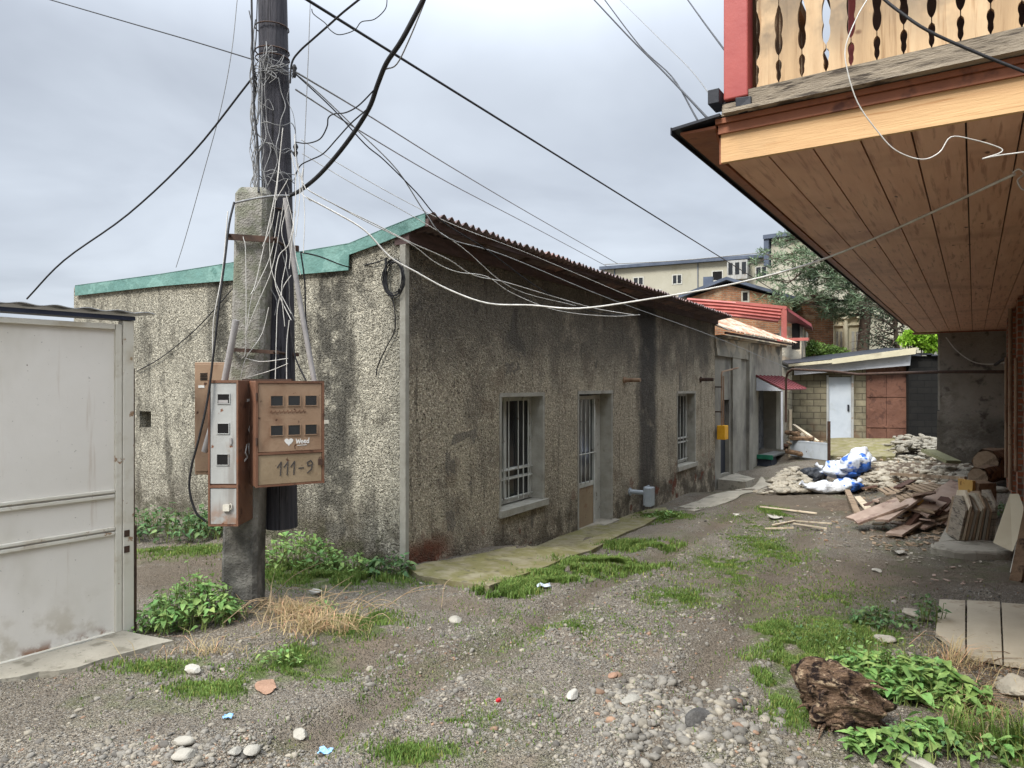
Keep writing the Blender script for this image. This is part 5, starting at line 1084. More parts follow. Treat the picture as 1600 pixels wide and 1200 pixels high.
cable('cable', [(605,-4,5.4),(602,14,5.4),(585,30,5.45),(565,34,5.5),(556,45,5.5),(545,51,5.5),(528,54,5.5),(515,46,5.5),(508,36,5.5),(490,22,5.5),(487,14,5.5)], .004, m_black, 'thin looping wire hanging off the straight power line')
cable('cable', [(42,467,7.5),(100,407,7.2),(200,335,6.9),(300,240,6.5),(394,122,6.05)], .009, m_black, 'dark cable rising from the lower left horizon to the pole')
cable('cable', [(66,-4,7),(200,35,6.6),(300,64,6.3),(395,93,6.05)], .0055, m_black, 'thin dark line entering from the top left to the pole')
cable('cable', [(371,-4,6.2),(362,80,6.2),(345,170,6.3),(318,270,6.6),(290,370,7.2),(275,418,8.3)], .0032, m_greywire, 'faint thin wire swaying down left of the pole to the green roof')
cable('cable', [(393,-6,6.0),(394,60,5.98),(396,120,5.97),(397,170,5.95),(402,220,5.93),(404,262,5.92),(404,300,5.8)], .009, m_black, 'dark cable running down the left flank of the wooden pole')
cable('cable', [(402,-4,5.98),(400,60,5.96),(396,90,5.96),(396,130,5.96)], .005, m_black, 'thin black wire beside the pole top on its left')
cable('cable', [(485,-4,6),(482,80,6),(477,200,6),(473,290,5.95)], .0035, m_greywire, 'thin vertical wire just right of the pole')
cable('cable', [(366,316,5.68),(358,350,5.62),(352,400,5.55),(343,470,5.5),(335,540,5.48),(325,620,5.46),(312,680,5.45),(299,730,5.45),(296,765,5.45),(306,800,5.45),(322,815,5.48)], .009, m_black, 'black cable looping down past the silver-door cabinet')
cable('cable', [(356,330,5.68),(348,420,5.62),(334,500,5.62),(332,560,5.64)], .0045, m_whitewire, 'pale wire hanging left of the concrete post')
cable('cable', [(470,395,5.95),(476,440,5.93),(478,500,5.92),(486,550,5.9),(494,600,5.86)], .007, m_black, 'black cable dropping beside the leaning grey pipe')
cable('cable', [(455,520,5.9),(462,560,5.88),(478,595,5.85)], .007, m_black, 'short black cable entering the top of the brown cabinet')
pj = V(2.9, 17.5, 3.2)
cable('cable', [(458,110,6.1),(575,180,8),(700,258,11),(830,335,15),(965,412,21)], .009, m_greywire, 'upper of two thin far lines passing over the long roof')
cable('cable', [(462,140,6.1),(575,212,8),(700,285,11),(830,353,15),(948,416,21)], .008, m_greywire, 'lower of two thin far lines passing over the long roof')
cable('cable', [(458,112,6.05),(500,147,6.2),(560,205,6.4),(620,265,6.6),(664,332,6.85),(700,372,7.0),(790,400,7.6),(960,470,9.5),(1120,528,13.8),(1230,575,19)], .006, m_greywire, 'grey wire following the dark eaves down the lane')
cable('cable', [(460,114,6.05),(520,170,6.2),(570,225,6.4),(600,250,6.5),(650,300,6.7),(690,345,6.9),(760,390,7.3),(850,455,8.2),(930,488,9),(1000,493,9.6)], .006, m_black, 'darker twisted wire reaching the eaves at mid wall')
cable('cable', [(470,218,6.0),(540,262,6.3),(640,318,6.8),(720,356,7.3),(830,398,8.6),(1000,470,11)], .0035, m_whitewire, 'thin pale wire skimming the roof corner')
cable('cable', [(472,240,6.0),(560,292,6.3),(640,335,6.8),(720,385,7.2),(800,450,7.8),(900,478,8.6)], .0035, m_whitewire, 'second thin pale wire below the roof corner')
cable('cable', [(479,293,5.95),(490,302,5.95),(540,328,6.1),(590,352,6.3),(640,378,6.5),(700,405,6.9),(740,430,7.2),(790,441,7.7),(860,462,8.3),(930,482,9),(990,492,9.5)], .0052, m_whitewire, 'pale wire from the cluster sagging along the upper street wall')
cable('cable', [(485,299,5.95),(570,345,6.2),(640,380,6.5),(680,410,6.8),(715,425,7),(760,432,7.3),(800,458,7.7),(870,485,8.3),(950,494,9),(1000,492,9.6)], .0045, m_whitewire, 'pale double wire sagging lower along the street wall')
cable('cable', [(478,308,5.95),(520,330,6.0),(570,360,6.05),(610,402,6.1),(650,425,6.15),(700,452,6.2),(762,474,6.2),(830,477,6.2),(905,482,6.1),(1010,468,5.9),(1130,447,5.7),(1240,420,5.4),(1330,388,4.9),(1460,330,4.1),(1585,272,3.4)], .0075, m_whitewire, 'long white cable sagging from the pole across to the balcony', n=6)
cable('cable', [(1582,270,3.4),(1592,264,3.38),(1600,272,3.36),(1590,282,3.36),(1598,296,3.36),(1612,290,3.36)], .0045, m_whitewire, 'curled white cable end tied under the balcony soffit')
cable('cable', [(925,-4,8),(985,60,7),(1040,115,6),(1105,184,4.2)], .008, m_black, 'upper black line reaching the balcony corner from the top')
cable('cable', [(942,-4,8),(1000,72,7),(1050,120,6),(1090,188,4.3)], .006, m_black, 'lower black line reaching the balcony corner from the top')
cable('cable', [(965,-4,8),(1030,60,6.5),(1080,110,5.5),(1122,166,4.3)], .0035, m_greywire, 'thin grey line reaching the red balcony post')
cable('cable', [(1072,-4,6),(1100,35,5),(1132,78,3.9)], .0055, m_black, 'short black line meeting the red post high up')
cable('cable', [(1376,-6,2.75),(1400,14,2.72),(1450,48,2.66),(1530,84,2.6),(1606,114,2.55)], .006, m_black, 'dark cable slanting in front of the pierced balcony boards')
cable('cable', [(1357,-4,2.85),(1340,25,2.85),(1322,70,2.85),(1323,105,2.85),(1340,160,2.85),(1372,206,2.85),(1400,235,2.85),(1440,249,2.85),(1468,238,2.85),(1486,214,2.85),(1520,218,2.85),(1560,230,2.85),(1564,238,2.85),(1535,248,2.85)], .0026, m_whitewire, 'slack white wire drooping in front of the balcony fascia')
cable('cable', [(1535,248,2.85),(1560,243,2.85),(1605,237,2.85)], .003, m_whitewire, 'taut white wire end at the right edge under the fascia')
cable('cable', [(1478,527,14.6),(1495,548,14.5),(1520,565,14.3),(1545,569,14.1),(1575,566,13.7)], .011, m_whitewire, 'pale cable sagging across the dark rendered wing wall')
cable('cable', [(1262,385,26),(1230,360,20),(1195,322,15),(1170,300,12)], .008, m_black, 'short dark line along the balcony edge toward the pine')
cable('cable', [(945,413,45),(1060,407,40),(1200,394,40)], .03, m_greywire, 'faint line above the long cream building roof')
cable('cable', [(1555,570,13.4),(1572,560,12.8),(1580,575,12.3),(1572,588,12.6),(1582,600,11.9)], .03, m_black, 'knotted dark cables where the pipe meets the brick wall')
# ================================================================ DEBRIS
def single(mb, name, m, label, cat, org, group=None, ang=0, bevel=0, kind=None):
    o = mb.build(name, m, None, ang, bevel, org=org); return tag(o, label, cat, group, kind)
def pl(px0, py0, px1, py1, wd, th, h0=.05, h1=.05, m=None, label=None, group='old boards in the demolition pile', tilt=0, name='board'):
    """board between two photo places; h = height over the ground there"""
    def at(px, py, h):
        Y = (H)*F/(py-600)
        for _ in range(25):
            z = float(gz(np.array([(px-800)/F*Y]), np.array([Y]), False)[0])+h; Y = .5*Y+.5*(H-z)*F/(py-600)
        return V((px-800)/F*Y, Y, z)
    p0, p1 = at(px0, py0, h0), at(px1, py1, h1); d = (p1-p0).normalized(); up = V(math.sin(tilt)*d.y, -math.sin(tilt)*d.x, math.cos(tilt))
    mb = MB(); L = (p1-p0).length; a = d.cross(up).normalized(); n = a.cross(d); fr = Fr(p0, d, a, n); rr = random.Random(int(px0*7+py0))
    q = [fr(0, -wd/2, 0), fr(rr.uniform(-.04,.04), 0, 0), fr(rr.uniform(-.06,.06), wd/2, 0), fr(L, wd/2+rr.uniform(-.01,.01), 0), fr(L+rr.uniform(-.06,.06), wd*.1, 0), fr(L+rr.uniform(-.03,.03), -wd/2, 0)]
    mb.prism(q, n*th); return single(mb, name, m or m_plank, label, 'board', p0, group)
boards = [
 (1331,816,1410,786,.30,.03,.12,.34,m_plank,'broad maroon board projecting furthest left from the demolition pile',.1),
 (1380,815,1430,781,.20,.03,.16,.3,m_plank,'maroon board just right of the broad leftmost board',-.2),
 (1434,803,1501,757,.26,.03,.2,.35,m_plank,'long pinkish board running up the right of the pile',.25),
 (1396,838,1436,814,.18,.03,.03,.05,m_plank,'short maroon board lying lowest at the front of the pile',0),
 (1436,824,1462,812,.22,.02,.03,.05,m_plank,'split maroon offcut flat on the ground by the pile front',0),
 (1466,812,1491,806,.30,.02,.06,.06,m_plank,'square pinkish board piece at the right foot of the pile',.4),
 (1429,776,1458,772,.30,.025,.36,.38,m_plank,'short square maroon piece lying on top of the pile',-.25),
 (1324,769,1340,806,.09,.05,.1,.05,m_plank2,'weathered batten at the left flank of the pile',0),
 (1340,778,1359,799,.10,.03,.16,.08,m_plank3,'pale short batten beside the left flank of the pile',.2),
 (1395,741,1506,750,.10,.05,.2,.22,m_plank2,'long horizontal timber lying along the back of the pile',0),
 (1486,797,1508,778,.16,.025,.15,.3,m_plank,'maroon board leaning near the yellow cut log',-.5),
 (1455,806,1478,781,.14,.025,.14,.22,m_plank4,'dark board edge between the pinkish boards',.3),
 (1402,764,1425,752,.10,.03,.25,.3,m_plank4,'dark brown board on the back of the pile',0),
 (1345,765,1372,760,.12,.03,.08,.12,m_plank4,'dark flat board at the left rear of the pile',0),
 (1440,783,1420,800,.1,.02,.28,.18,m_cutwood,'ochre plywood scrap half under the pinkish board',.3),
 (1418,826,1450,790,.07,.05,.04,.2,m_plank4,'dark batten under the front boards',0)]
for i in range(10): boards.append((1374+i*9,765-i*.8,1404+i*8.5,786-i*2.6,.06,.03,.2+.008*i,.28,m_plank2,None,.1))
for px0,py0,px1,py1,wd_,th_,h0,h1,m,lb,tl in boards:
    pl(px0,py0,px1,py1,wd_,th_,h0,h1,m,lb or 'narrow weathered slats lying side by side on the back of the demolition pile', 'old boards in the demolition pile' if lb else 'weathered slats on the demolition pile', tl, 'board' if lb else 'slat')
rr = random.Random(31)
for i in range(34):
    px, py = rr.uniform(1345, 1500), rr.uniform(755, 822); L_ = rr.uniform(12, 34); a = rr.uniform(-.9,.5); h = .05+.28*max(0, 1-abs(px-1425)/90)*max(0, 1-abs(py-785)/45)
    pl(px, py, px+L_*math.cos(a), py+L_*.5*math.sin(a), rr.uniform(.05,.16), .02, h*rr.uniform(.5,1), h*rr.uniform(.5,1), rr.choice((m_plank, m_plank2, m_plank4, m_plank, m_plank3)), 'broken board offcuts jumbled through the demolition pile', 'broken offcuts in the demolition pile', rr.uniform(-.4,.4), 'offcut')
# soil core under the pile
def mound(name, label, cpx, cpy, rx, ry, hh, m, cat='soil heap', rough=.35, seed=1):
    c = G(cpx, cpy); n = 34; vs = []; rg = random.Random(seed)
    for i in range(n+1):
        for j in range(n+1):
            u_, v_ = i/n*2-1, j/n*2-1; x, y = c.x+u_*rx*1.2, c.y+v_*ry*1.2; d = math.hypot(u_, v_)*1.2
            k = max(0, 1-d*d); nz = float(vnoise([x*4+seed*9], [y*4], 5)[0])+.5*float(vnoise([x*13+seed*9], [y*13], 6)[0])
            vs.append(V(x, y, gzs(x, y)-.04+hh*k*(1-rough+rough*nz*1.3)))
    fs = [(i*(n+1)+j, (i+1)*(n+1)+j, (i+1)*(n+1)+j+1, i*(n+1)+j+1) for i in range(n) for j in range(n)]
    mb = MB(); mb.add(vs, fs, True); o = mb.build(name, m, None, org=c); return tag(o, label, cat, kind='stuff')
m_soil = M('soil', two((78,66,54), (108,94,78)), 4, 8, .95, over=[(rgb(140,130,114), 30, .6, .7, dict(amt=.7))], bump=[('n', 12, .03), ('v', 40, .015)])
mound('soil_heap', 'dark soil and plaster dust under the demolition boards', 1425, 788, 1.0, 1.3, .2, m_soil, seed=2)
mound('rubble_heap', 'bank of broken masonry rubble below the dark rendered wing wall', 1440, 735, 1.9, 2.4, .15, m_soil, 'rubble', seed=3)
mound('soil_bank', 'dark soil slope at the foot of the white sacks', 1330, 790, .7, .9, .10, m_soil, seed=4)
# rubble pieces (stuff: broken masonry nobody could count)
def rubble(name, label, areas, n, smin, smax, m, seed, lift=.0):
    rg = random.Random(seed); mb = MB(); first = None
    for i in range(n):
        ar = rg.choice(areas); px = rg.gauss(ar[0], ar[2]); py = rg.gauss(ar[1], ar[3])
        if py < 640: continue
        g = G(px, min(max(py, ar[1]-2.2*ar[3]), ar[1]+2.2*ar[3])); s = smin*(smax/smin)**(rg.random()**1.3); k = max(0, 1-((px-ar[0])/(2.2*ar[2]))**2); h = ar[4]*k*rg.uniform(.3, 1)
        mb.rock(g+V(0,0,h+s*.3), s, (rg.uniform(.8,1.5), rg.uniform(.6,1), rg.uniform(.3,.7)), rg.randint(0, 9999), 1); first = first or g
    o = mb.build(name, m, None, org=first); return tag(o, label, 'rubble', kind='stuff')
rubble('rubble', 'pale broken masonry rubble spread behind the boards and sacks', [(1385,738,26,9,.06),(1430,732,34,10,.10),(1370,750,24,8,.05),(1490,745,25,8,.10),(1345,742,16,8,.04),(1400,752,36,10,.06),(1460,738,34,8,.10)], 1100, .018, .11, m_rock, 41)
rubble('rubble', 'stones and clods tumbled at the foot of the dark wing wall', [(1415,706,16,6,.35),(1440,700,14,7,.3),(1460,712,16,6,.25),(1510,758,20,6,.1)], 380, .05, .16, m_concrete, 42)
# pile of stones: each stone a thing, small groups share a label
rg = random.Random(5); cands = []
for i in range(150):
    t = rg.random(); px = rg.gauss(1240, 20); top = 722+abs(px-1245)*.55; py = rg.uniform(max(top, 722), 778)
    if py < top: continue
    cands.append((px, py))
hc = G(1240, 766)
for i, (px, py) in enumerate(sorted(cands, key=lambda q: q[1])[:130]):
    u_ = (px-1240)/46; v_ = (778-py)/56; g = G(px, 776-14*v_); h = .02+v_*.42*max(0, 1-u_*u_*.8)
    mb = MB(); s = rg.uniform(.05, .105); mb.rock(g+V(0,v_*.3,h), s, (rg.uniform(1,1.5), .9, rg.uniform(.45,.75)), i, 1)
    single(mb, 'stone', rg.choice((m_rock, m_rock, m_rock, m_concrete)), 'pale building stones heaped beside the black bag and white sacks', 'stone', g, 'pale stones heaped beside the sacks')
mound('stone_heap_core', 'earth under the heap of pale stones beside the sacks', 1240, 766, .55, .6, .16, m_soil, seed=7)
# sacks
def sack(cpx, cpy, ln, wd_, ht, rz, m, label, cat, name, seed, dz=0, printm=None):
    c = G(cpx, cpy)+V(0,0,dz); rg = random.Random(seed); vs, fs = ICO[3]; o_ = []; ca, sa_ = math.cos(rz), math.sin(rz)
    for v in vs:
        sx = math.copysign(abs(v.x)**.75, v.x); sy = math.copysign(abs(v.y)**.8, v.y)
        x = sx*ln*(1+.12*math.sin(v.z*4+seed)); y = sy*wd_*(1-.35*max(0, v.x)**3); z = (v.z*.5+.5)**.85*ht*.8*(1-.3*abs(v.x)**3)
        k = .045*(math.sin(x*23+seed)+math.sin(y*29+z*17+seed*2)+.6*math.sin(x*51+y*40)); x += k*v.x*.5; y += k*v.y*.5; z += k*.45*max(0, v.z)
        o_.append(c+V(x*ca-y*sa_, x*sa_+y*ca, z-.02))
    t = thing(name, label, cat, c); A, B = [], []
    for f in fs:
        q = sum((o_[i]-c for i in f), V(0,0,0))/3; lx = q.x*ca+q.y*sa_; lz = q.z
        pr = printm and (abs(lx-ln*.05) < ln*.55) and lz > ht*.35 and math.sin(lx*13+seed)+math.sin(q.z*21+seed*3) > .55
        A.append(f)
    MB().add(o_, A, True).build('sack', printm or m, t)
    nk = MB(); e = c+V(ca*ln*.95, sa_*ln*.95, ht*.4); nk.tube([e, e+V(ca*.08, sa_*.08, .03), e+V(ca*.14, sa_*.14, .07)], [.05,.025,.06], 8, caps=False, sm=True); nk.build('tied_neck', m, t)
    return t
sack(1290,772,.34,.2,.30,2.9,m_sack,'crumpled white sack at the front left of the sack heap','sack','sack',1)
sack(1322,770,.32,.22,.34,.5,m_sack,'white sack with blue print at the front right of the heap','sack','sack',2,.03,m_sackp)
sack(1312,757,.36,.24,.46,2.5,m_sack,'upper white sack with large blue print between the others','sack','sack',3,.16,m_sackp)
sack(1336,752,.34,.22,.48,.2,m_sack,'topmost white and blue sack at the back right','sack','sack',4,.2,m_sackp)
sack(1345,742,.22,.18,.5,1.2,m_sack,'small white crumpled sack rising behind the blue ones','sack','sack',8,.2)
sack(1272,757,.3,.24,.42,.8,m_blackbag,'black rubbish bag with teal patches between stones and sacks','bag','rubbish_bag',5,.05)
# bench-like plank with green end by the plank door
gA, gB = G(1197,728), G(1224,702); bt = thing('low_bench', 'low grey plank with dark green end box beside the stained house', 'bench', gA)
mb = MB(); d_ = (gB-gA); d_.z = 0; fr = Fr(gA, d_, V(d_.y, -d_.x, 0)); Lb = d_.length
mb.fbox(fr, -.1, Lb, -.2, .2, .26, .31); mb.build('seat', m_greyplank, bt, bevel=.005)
mb = MB(); mb.fbox(fr, -.16, -.1, -.23, .23, .2, .32); mb.build('green_edge', m_greenplastic, bt)
mb = MB(); mb.hexa([fr(-.15,-.22,-.05), fr(.35,-.22,-.05), fr(.35,.22,-.05), fr(-.15,.22,-.05), fr(-.1,-.17,.255), fr(.3,-.17,.255), fr(.3,.17,.255), fr(-.1,.17,.255)][::1]); mb.build('end_box', m_doordark, bt)
mb = MB(); mb.fbox(fr, Lb-.4, Lb-.3, -.15, .15, -.1, .26); mb.build('leg', m_greyplank, bt)
# white-sided planter frame with sticks
pA, pB = G(1235,714), G(1295,722); fr = Fr(pA, pB-pA); 
pn = thing('white_panel_frame', 'low white panel between two upright stakes before the block shed', 'panel', pA); Lp = (pB-pA).length; fr.w = V(0,0,1)
mb = MB(); mb.fbox(fr, 0, Lp, -.015, .015, .03, .46); mb.fbox(fr, 0, Lp, -.02, .02, .44, .48); mb.build('panel', m_bluewhite, pn)
mb = MB(); mb.fbox(fr, -.06, .02, -.04, .04, -.1, 1.35, .004); mb.build('stake', m_plank3, pn)
mb = MB(); mb.fbox(fr, Lp-.02, Lp+.03, -.03, .03, -.1, 1.05, .004); mb.build('stake', m_iron, pn)
sticks = [((1240,664),(1292,700),.07,m_plank3,'pale long timber leaning into the white panel frame'),((1250,676),(1268,700),.06,m_plank3,'short pale timber leaning in front of the long one'),((1238,700),(1285,690),.06,m_plank2,'brown stick lying behind the white panel'),((1236,690),(1262,706),.05,m_plank4,'dark stick behind the white panel at the left')]
for (a, b, w_, m, lb) in sticks:
    mb = MB(); p0, p1 = P(a[0], a[1], 20.6), P(b[0], b[1], 19.3); mb.bar(p0, p1, w_*1.4, w_*.8, j=.005); single(mb, 'timber', m, lb, 'timber', p0, 'timbers stacked behind the white panel')
for i in range(16):
    rg = random.Random(i); mb = MB(); p0 = P(rg.uniform(1222,1250), rg.uniform(672,706), rg.uniform(19.8,20.8)); mb.tube([p0, p0+V(rg.uniform(.1,.5), rg.uniform(-.5,.1), rg.uniform(-.15,.2))], rg.uniform(.03,.07), 7, sm=False)
    single(mb, 'firewood', rg.choice((m_log, m_plank2, m_plank4)), 'rough firewood pieces piled by the block shed corner', 'firewood', p0, 'firewood by the shed corner')
# tile sheets standing on the round concrete disc
dc = G(1530,868); ds = thing('concrete_disc', 'flat round concrete slab carrying the upright sheets', 'concrete slab', dc)
mb = MB(); n = 28; o_ = []; 
for zz, rr_ in ((-.05,.50),(.08,.50),(.10,.48)): o_ += [V(dc.x+.05+rr_*1.02*math.cos(2*math.pi*k/n), dc.y+.08+rr_*.62*math.sin(2*math.pi*k/n), dc.z+zz+.01*math.sin(k*1.7)) for k in range(n)]
mb.add(o_, [(i*n+k, i*n+(k+1)%n, (i+1)*n+(k+1)%n, (i+1)*n+k) for i in range(2) for k in range(n)]+[tuple(range(2*n, 3*n))]); mb.build('slab', m_slab, ds)
mb = MB(); mb.hexa([G(1462,862)+V(0,0,-.05), G(1500,872)+V(0,0,-.05), G(1520,835)+V(0,0,-.05), G(1478,828)+V(0,0,-.05), G(1462,862)+V(0,0,.05), G(1500,872)+V(0,0,.07), G(1520,835)+V(0,0,.07), G(1478,828)+V(0,0,.05)]); mb.build('broken_slab', m_slab, ds)
rg = random.Random(77)
for i in range(11):
    t = i/10; x0 = 1498+t*52; y0 = 855-t*1.5; base = P(x0, y0, 8.15-.0*t); base.z = dc.z+.102; dk = V(1, .12, 0).normalized(); ln = V(-.0,1,0)
    lean = .16-.10*t+rg.uniform(-.02,.02); hgt = .52+rg.uniform(-.05,.05); dep = .42+rg.uniform(-.08,.05); yaw = rg.uniform(-.1,.1)
    u_ = V(.18+yaw, 1, 0).normalized(); up = V(lean, 0, 1).normalized(); th = rg.uniform(.02,.03); mb = MB()
    pts = [base, base+u_*dep, base+u_*(dep-.03)+up*hgt*.95, base+u_*.14+up*hgt, base+u_*-.05+up*(hgt*.72)]
    mb.prism(pts, V(1,0,0)*th)
    single(mb, 'stacked_sheet', rg.choice((m_plank3, m_tile, m_slab, m_weath, m_plank2)), 'old pale sheets standing on edge on the round concrete slab', 'sheet', base, 'upright sheets on the round slab')
# leaning beige panel and dark plank at right edge
mb = MB(); q = [P(1552,848,7.6), P(1582,862,7.4), P(1604,806,7.6), P(1592,772,7.9), P(1578,772,8.0)]; mb.prism(q, V(.02,.03,0)); single(mb, 'leaning_panel', m_beige, 'beige board leaning against the brick house at the right edge', 'board', q[0])
mb = MB(); p0 = P(1587,908,6.75); p0.z -= .02; mb.bar(p0, P(1618,760,7.0), .10, .05); single(mb, 'dark_plank', m_log, 'dark wooden plank leaning at the far right edge', 'plank', p0)
mb = MB(); mb.bar(P(1581,895,6.9), P(1603,800,7.1), .03, .02); single(mb, 'white_batten', m_whiterust, 'thin white batten beside the dark leaning plank', 'batten', P(1581,895,6.9))
# logs by the wall
def logpiece(a, b, r, label, m=m_log, n=9):
    mb = MB(); sp = [a, a.lerp(b, .3)+V(0,0,.01), a.lerp(b, .7), b]; mb.tube(sp, [r, r*1.05, r*.98, r*.95], n, sm=False); rgx = random.Random(int(a.x*99))
    mb.v = [p+V(rgx.uniform(-.02,.02), rgx.uniform(-.02,.02), rgx.uniform(-.02,.02)) for p in mb.v]
    t = thing('log', label, 'log', a); mb.build('bark', m, t)
    e = MB(); d = (a-b).normalized(); ra = d.orthogonal().normalized(); rb = d.cross(ra); e.poly([a+d*.012+(ra*math.cos(k*.7)+rb*math.sin(k*.7))*r*.93 for k in range(9)]); e.build('cut_face', m_plank2, t); return t
logpiece(P(1540,722,12.6), P(1572,716,13.3), .22, 'upper thick log lying against the dark wing wall corner')
logpiece(P(1528,746,12.0), P(1560,738,12.7), .17, 'lower thick log lying below the other one at the wing wall')
t = thing('cut_log', 'short upright log with a bright yellow split face behind the sheets', 'log', G(1522,790))
g = P(1524,786,9.4); mb = MB(); mb.fbox(Fr(g, V(1,.2,0)), -.12, .16, -.1, .18, -.05, .30, .02); mb.build('log', m_log, t)
mb = MB(); mb.fbox(Fr(g, V(1,.2,0)), -.18, -.121, -.08, .12, -.03, .32, .012); mb.build('split_face', m_cutwood, t)
mb = MB(); mb.bar(P(1450,704,14.0), P(1490,722,13.4), .34, .06, up=V(.2,-.6,1)); single(mb, 'green_board', M('green_grey_board', two((112,112,84),(138,136,104)), 4, 5, .8, bump=[('n', 20, .004)]), 'greenish board lying on the rubble by the wing wall', 'board', P(1450,704,14.0))
# paving tiles bottom right
tl = [((1468,940),(1508,944),(1508,1034),(1462,1000)),((1511,944),(1562,950),(1566,1046),(1511,1036)),((1565,951),(1640,958),(1660,1066),(1569,1047))]
for i, q in enumerate(tl):
    mb = MB(); mb.prism([G(*p, .02) for p in q], V(0,0,.03)); single(mb, 'paving_slab', m_tile, ['leftmost cream paving slab by the weeds','middle cream paving slab between two seams','right cream paving slab cut by the frame edge'][i], 'paving slab', G(*q[0]))
# pale litter, twigs, stones worth pointing at
def stonething(px, py, s, sq, label, m=m_rock, name='stone', seed=3, cat='stone', sub=2):
    g = G(px, py); mb = MB(); mb.rock(g+V(0,0,s*sq[2]*.6), s, sq, seed, sub, .12); return single(mb, name, m, label, cat, g)
m_palestone = M('pale_river_stone', two((140,135,123),(160,154,142)), 8, 4, .8, over=[(rgb(150,144,132), 14, .58, .7, dict(amt=.6))], bump=[('n', 60, .002)])
stonething(288,1170,.055,(1,.7,.45),'smooth oval pale stone at the bottom left, upper of a touching pair',m_palestone,seed=1)
stonething(286,1192,.065,(1,.75,.4),'smooth flat pale stone just below its twin at bottom left',m_palestone,seed=2)
stonething(392,1176,.055,(1,.8,.5),'rounded pale stone right of the pair at the bottom',m_palestone,seed=5)
stonething(367,1182,.04,(1,.8,.45),'smaller grey stone touching the rounded pale one',m_stone2:=M('grey_river_stone', two((128,124,114),(152,147,136)), 8, 4, .85, bump=[('n', 60, .003)]),seed=6)
stonething(470,1142,.055,(.8,1,.45),'angular pale grey stone in the foreground gravel',m_palestone,seed=7)
stonething(895,1092,.06,(1.3,.6,.4),'long white stone in the middle of the gravel',m_whitepl,seed=8)
stonething(985,1104,.065,(1.2,.8,.45),'large flat grey stone on the left rim of the cobble heap',m_stone2,seed=9)
stonething(1095,1136,.10,(1.1,.8,.7),'dark rough lump in the cobble heap',M('dark_lump', two((62,60,58),(92,89,84)), 12, 6, .95, bump=[('n', 40, .02)]),seed=10,sub=3)
stonething(1095,1098,.05,(1.8,.6,.5),'elongated tan cobble on top of the heap',m_rock,seed=12)
stonething(712,970,.07,(1.2,.8,.3),'flat pale stone on the lane left of the grass strip',m_palestone,seed=13)
stonething(300,1054,.06,(1.3,.7,.6),'broken white plaster lump in the left grass',m_whitepl,seed=14)
stonething(492,925,.07,(1.3,.6,.4),'pale stone among the dry grass by the pole',m_whitepl,seed=15)
stonething(1383,1002,.07,(1.1,.8,.5),'round pale stone beside the dark weeds near the paving slabs',m_palestone,seed=16)
stonething(1432,965,.10,(1.4,.7,.3),'flat pale stone left of the paving slabs',m_rock,seed=17)
stonething(1585,1090,.12,(1.2,.8,.6),'large tan stone at the right edge among roots',m_rock,seed=18)
stonething(1430,1192,.09,(1.5,.8,.4),'pale half-buried stone at the bottom right under the nettles',m_palestone,seed=19)
stonething(1370,895,.06,(1.4,.8,.35),'small pale stone on the bare brown soil',m_palestone,seed=20)
stonething(418,1078,.085,(1.5,.9,.2),'flat orange-brown brick fragment in the soil',M('brick_fragment', two((134,104,84),(152,121,100)), 12, 5, .9, bump=[('n', 40, .01)]),seed=21)
stonething(958,1052,.035,(1.3,.8,.5),'small orange brick chip in the gravel',MATS['brick_fragment'],seed=22)
def wrapper(px, py, s, m, label, name='wrapper', seed=0):
    g = G(px, py); mb = MB(); rg = random.Random(seed); n = 5; vs = [g+V((i/4-.5)*s+rg.uniform(-.1,.1)*s, (j/4-.5)*s*.8+rg.uniform(-.1,.1)*s, .012+rg.uniform(0,.3)*s) for i in range(n) for j in range(n)]
    fs = [(i*n+j, (i+1)*n+j, (i+1)*n+j+1, i*n+j+1) for i in range(n-1) for j in range(n-1)]; mb.add(vs+[v-V(0,0,.002) for v in vs], fs+[tuple(x+n*n for x in f[::-1]) for f in fs]); return single(mb, name, m, label, 'litter', g)
wrapper(508,1168,.07,m_blue,'crumpled pale blue wrapper at the bottom of the lane')
wrapper(356,1127,.05,m_blue,'small blue wrapper scrap on the left gravel',seed=2)
wrapper(850,920,.12,m_bluewhite,'whitish plastic scrap beside the grass strip',seed=3)
stonething(779,1099,.018,(1,.9,.8),'bright red plastic cap on the gravel',m_red,'plastic_cap',4,'litter')
wrapper(1404,867,.14,m_whitepl,'small white tile scrap on the bare soil before the disc','tile_scrap',5)
for i, (x, y, s) in enumerate(((1152,806,.13),(1211,811,.22),(1225,818,.1))): wrapper(x, y, s, m_whitepl, ['white plaster scrap alone on the far lane','largest white plaster scrap by the white sticks','small white plaster scrap by the white sticks'][i], 'plaster_scrap', 9+i)
for i, (a, b, lb) in enumerate((((1188,795),(1276,806),'long thin pale stick lying across the far lane'),((1207,822),(1243,816),'short pale stick left of the crossed pair'),((1240,814),(1298,824),'upper of the crossed pale sticks on the lane grass'),((1240,820),(1290,832),'lower of the crossed pale sticks on the lane grass'),((1196,828),(1240,829),'pale stick lying nearest beside the lane grass'))):
    p, q = G(*a, .03), G(*b, .03); mb = MB(); mb.bar(p, q, .03, .02, j=.004); single(mb, 'stick', m_plank3, lb, 'stick', p)
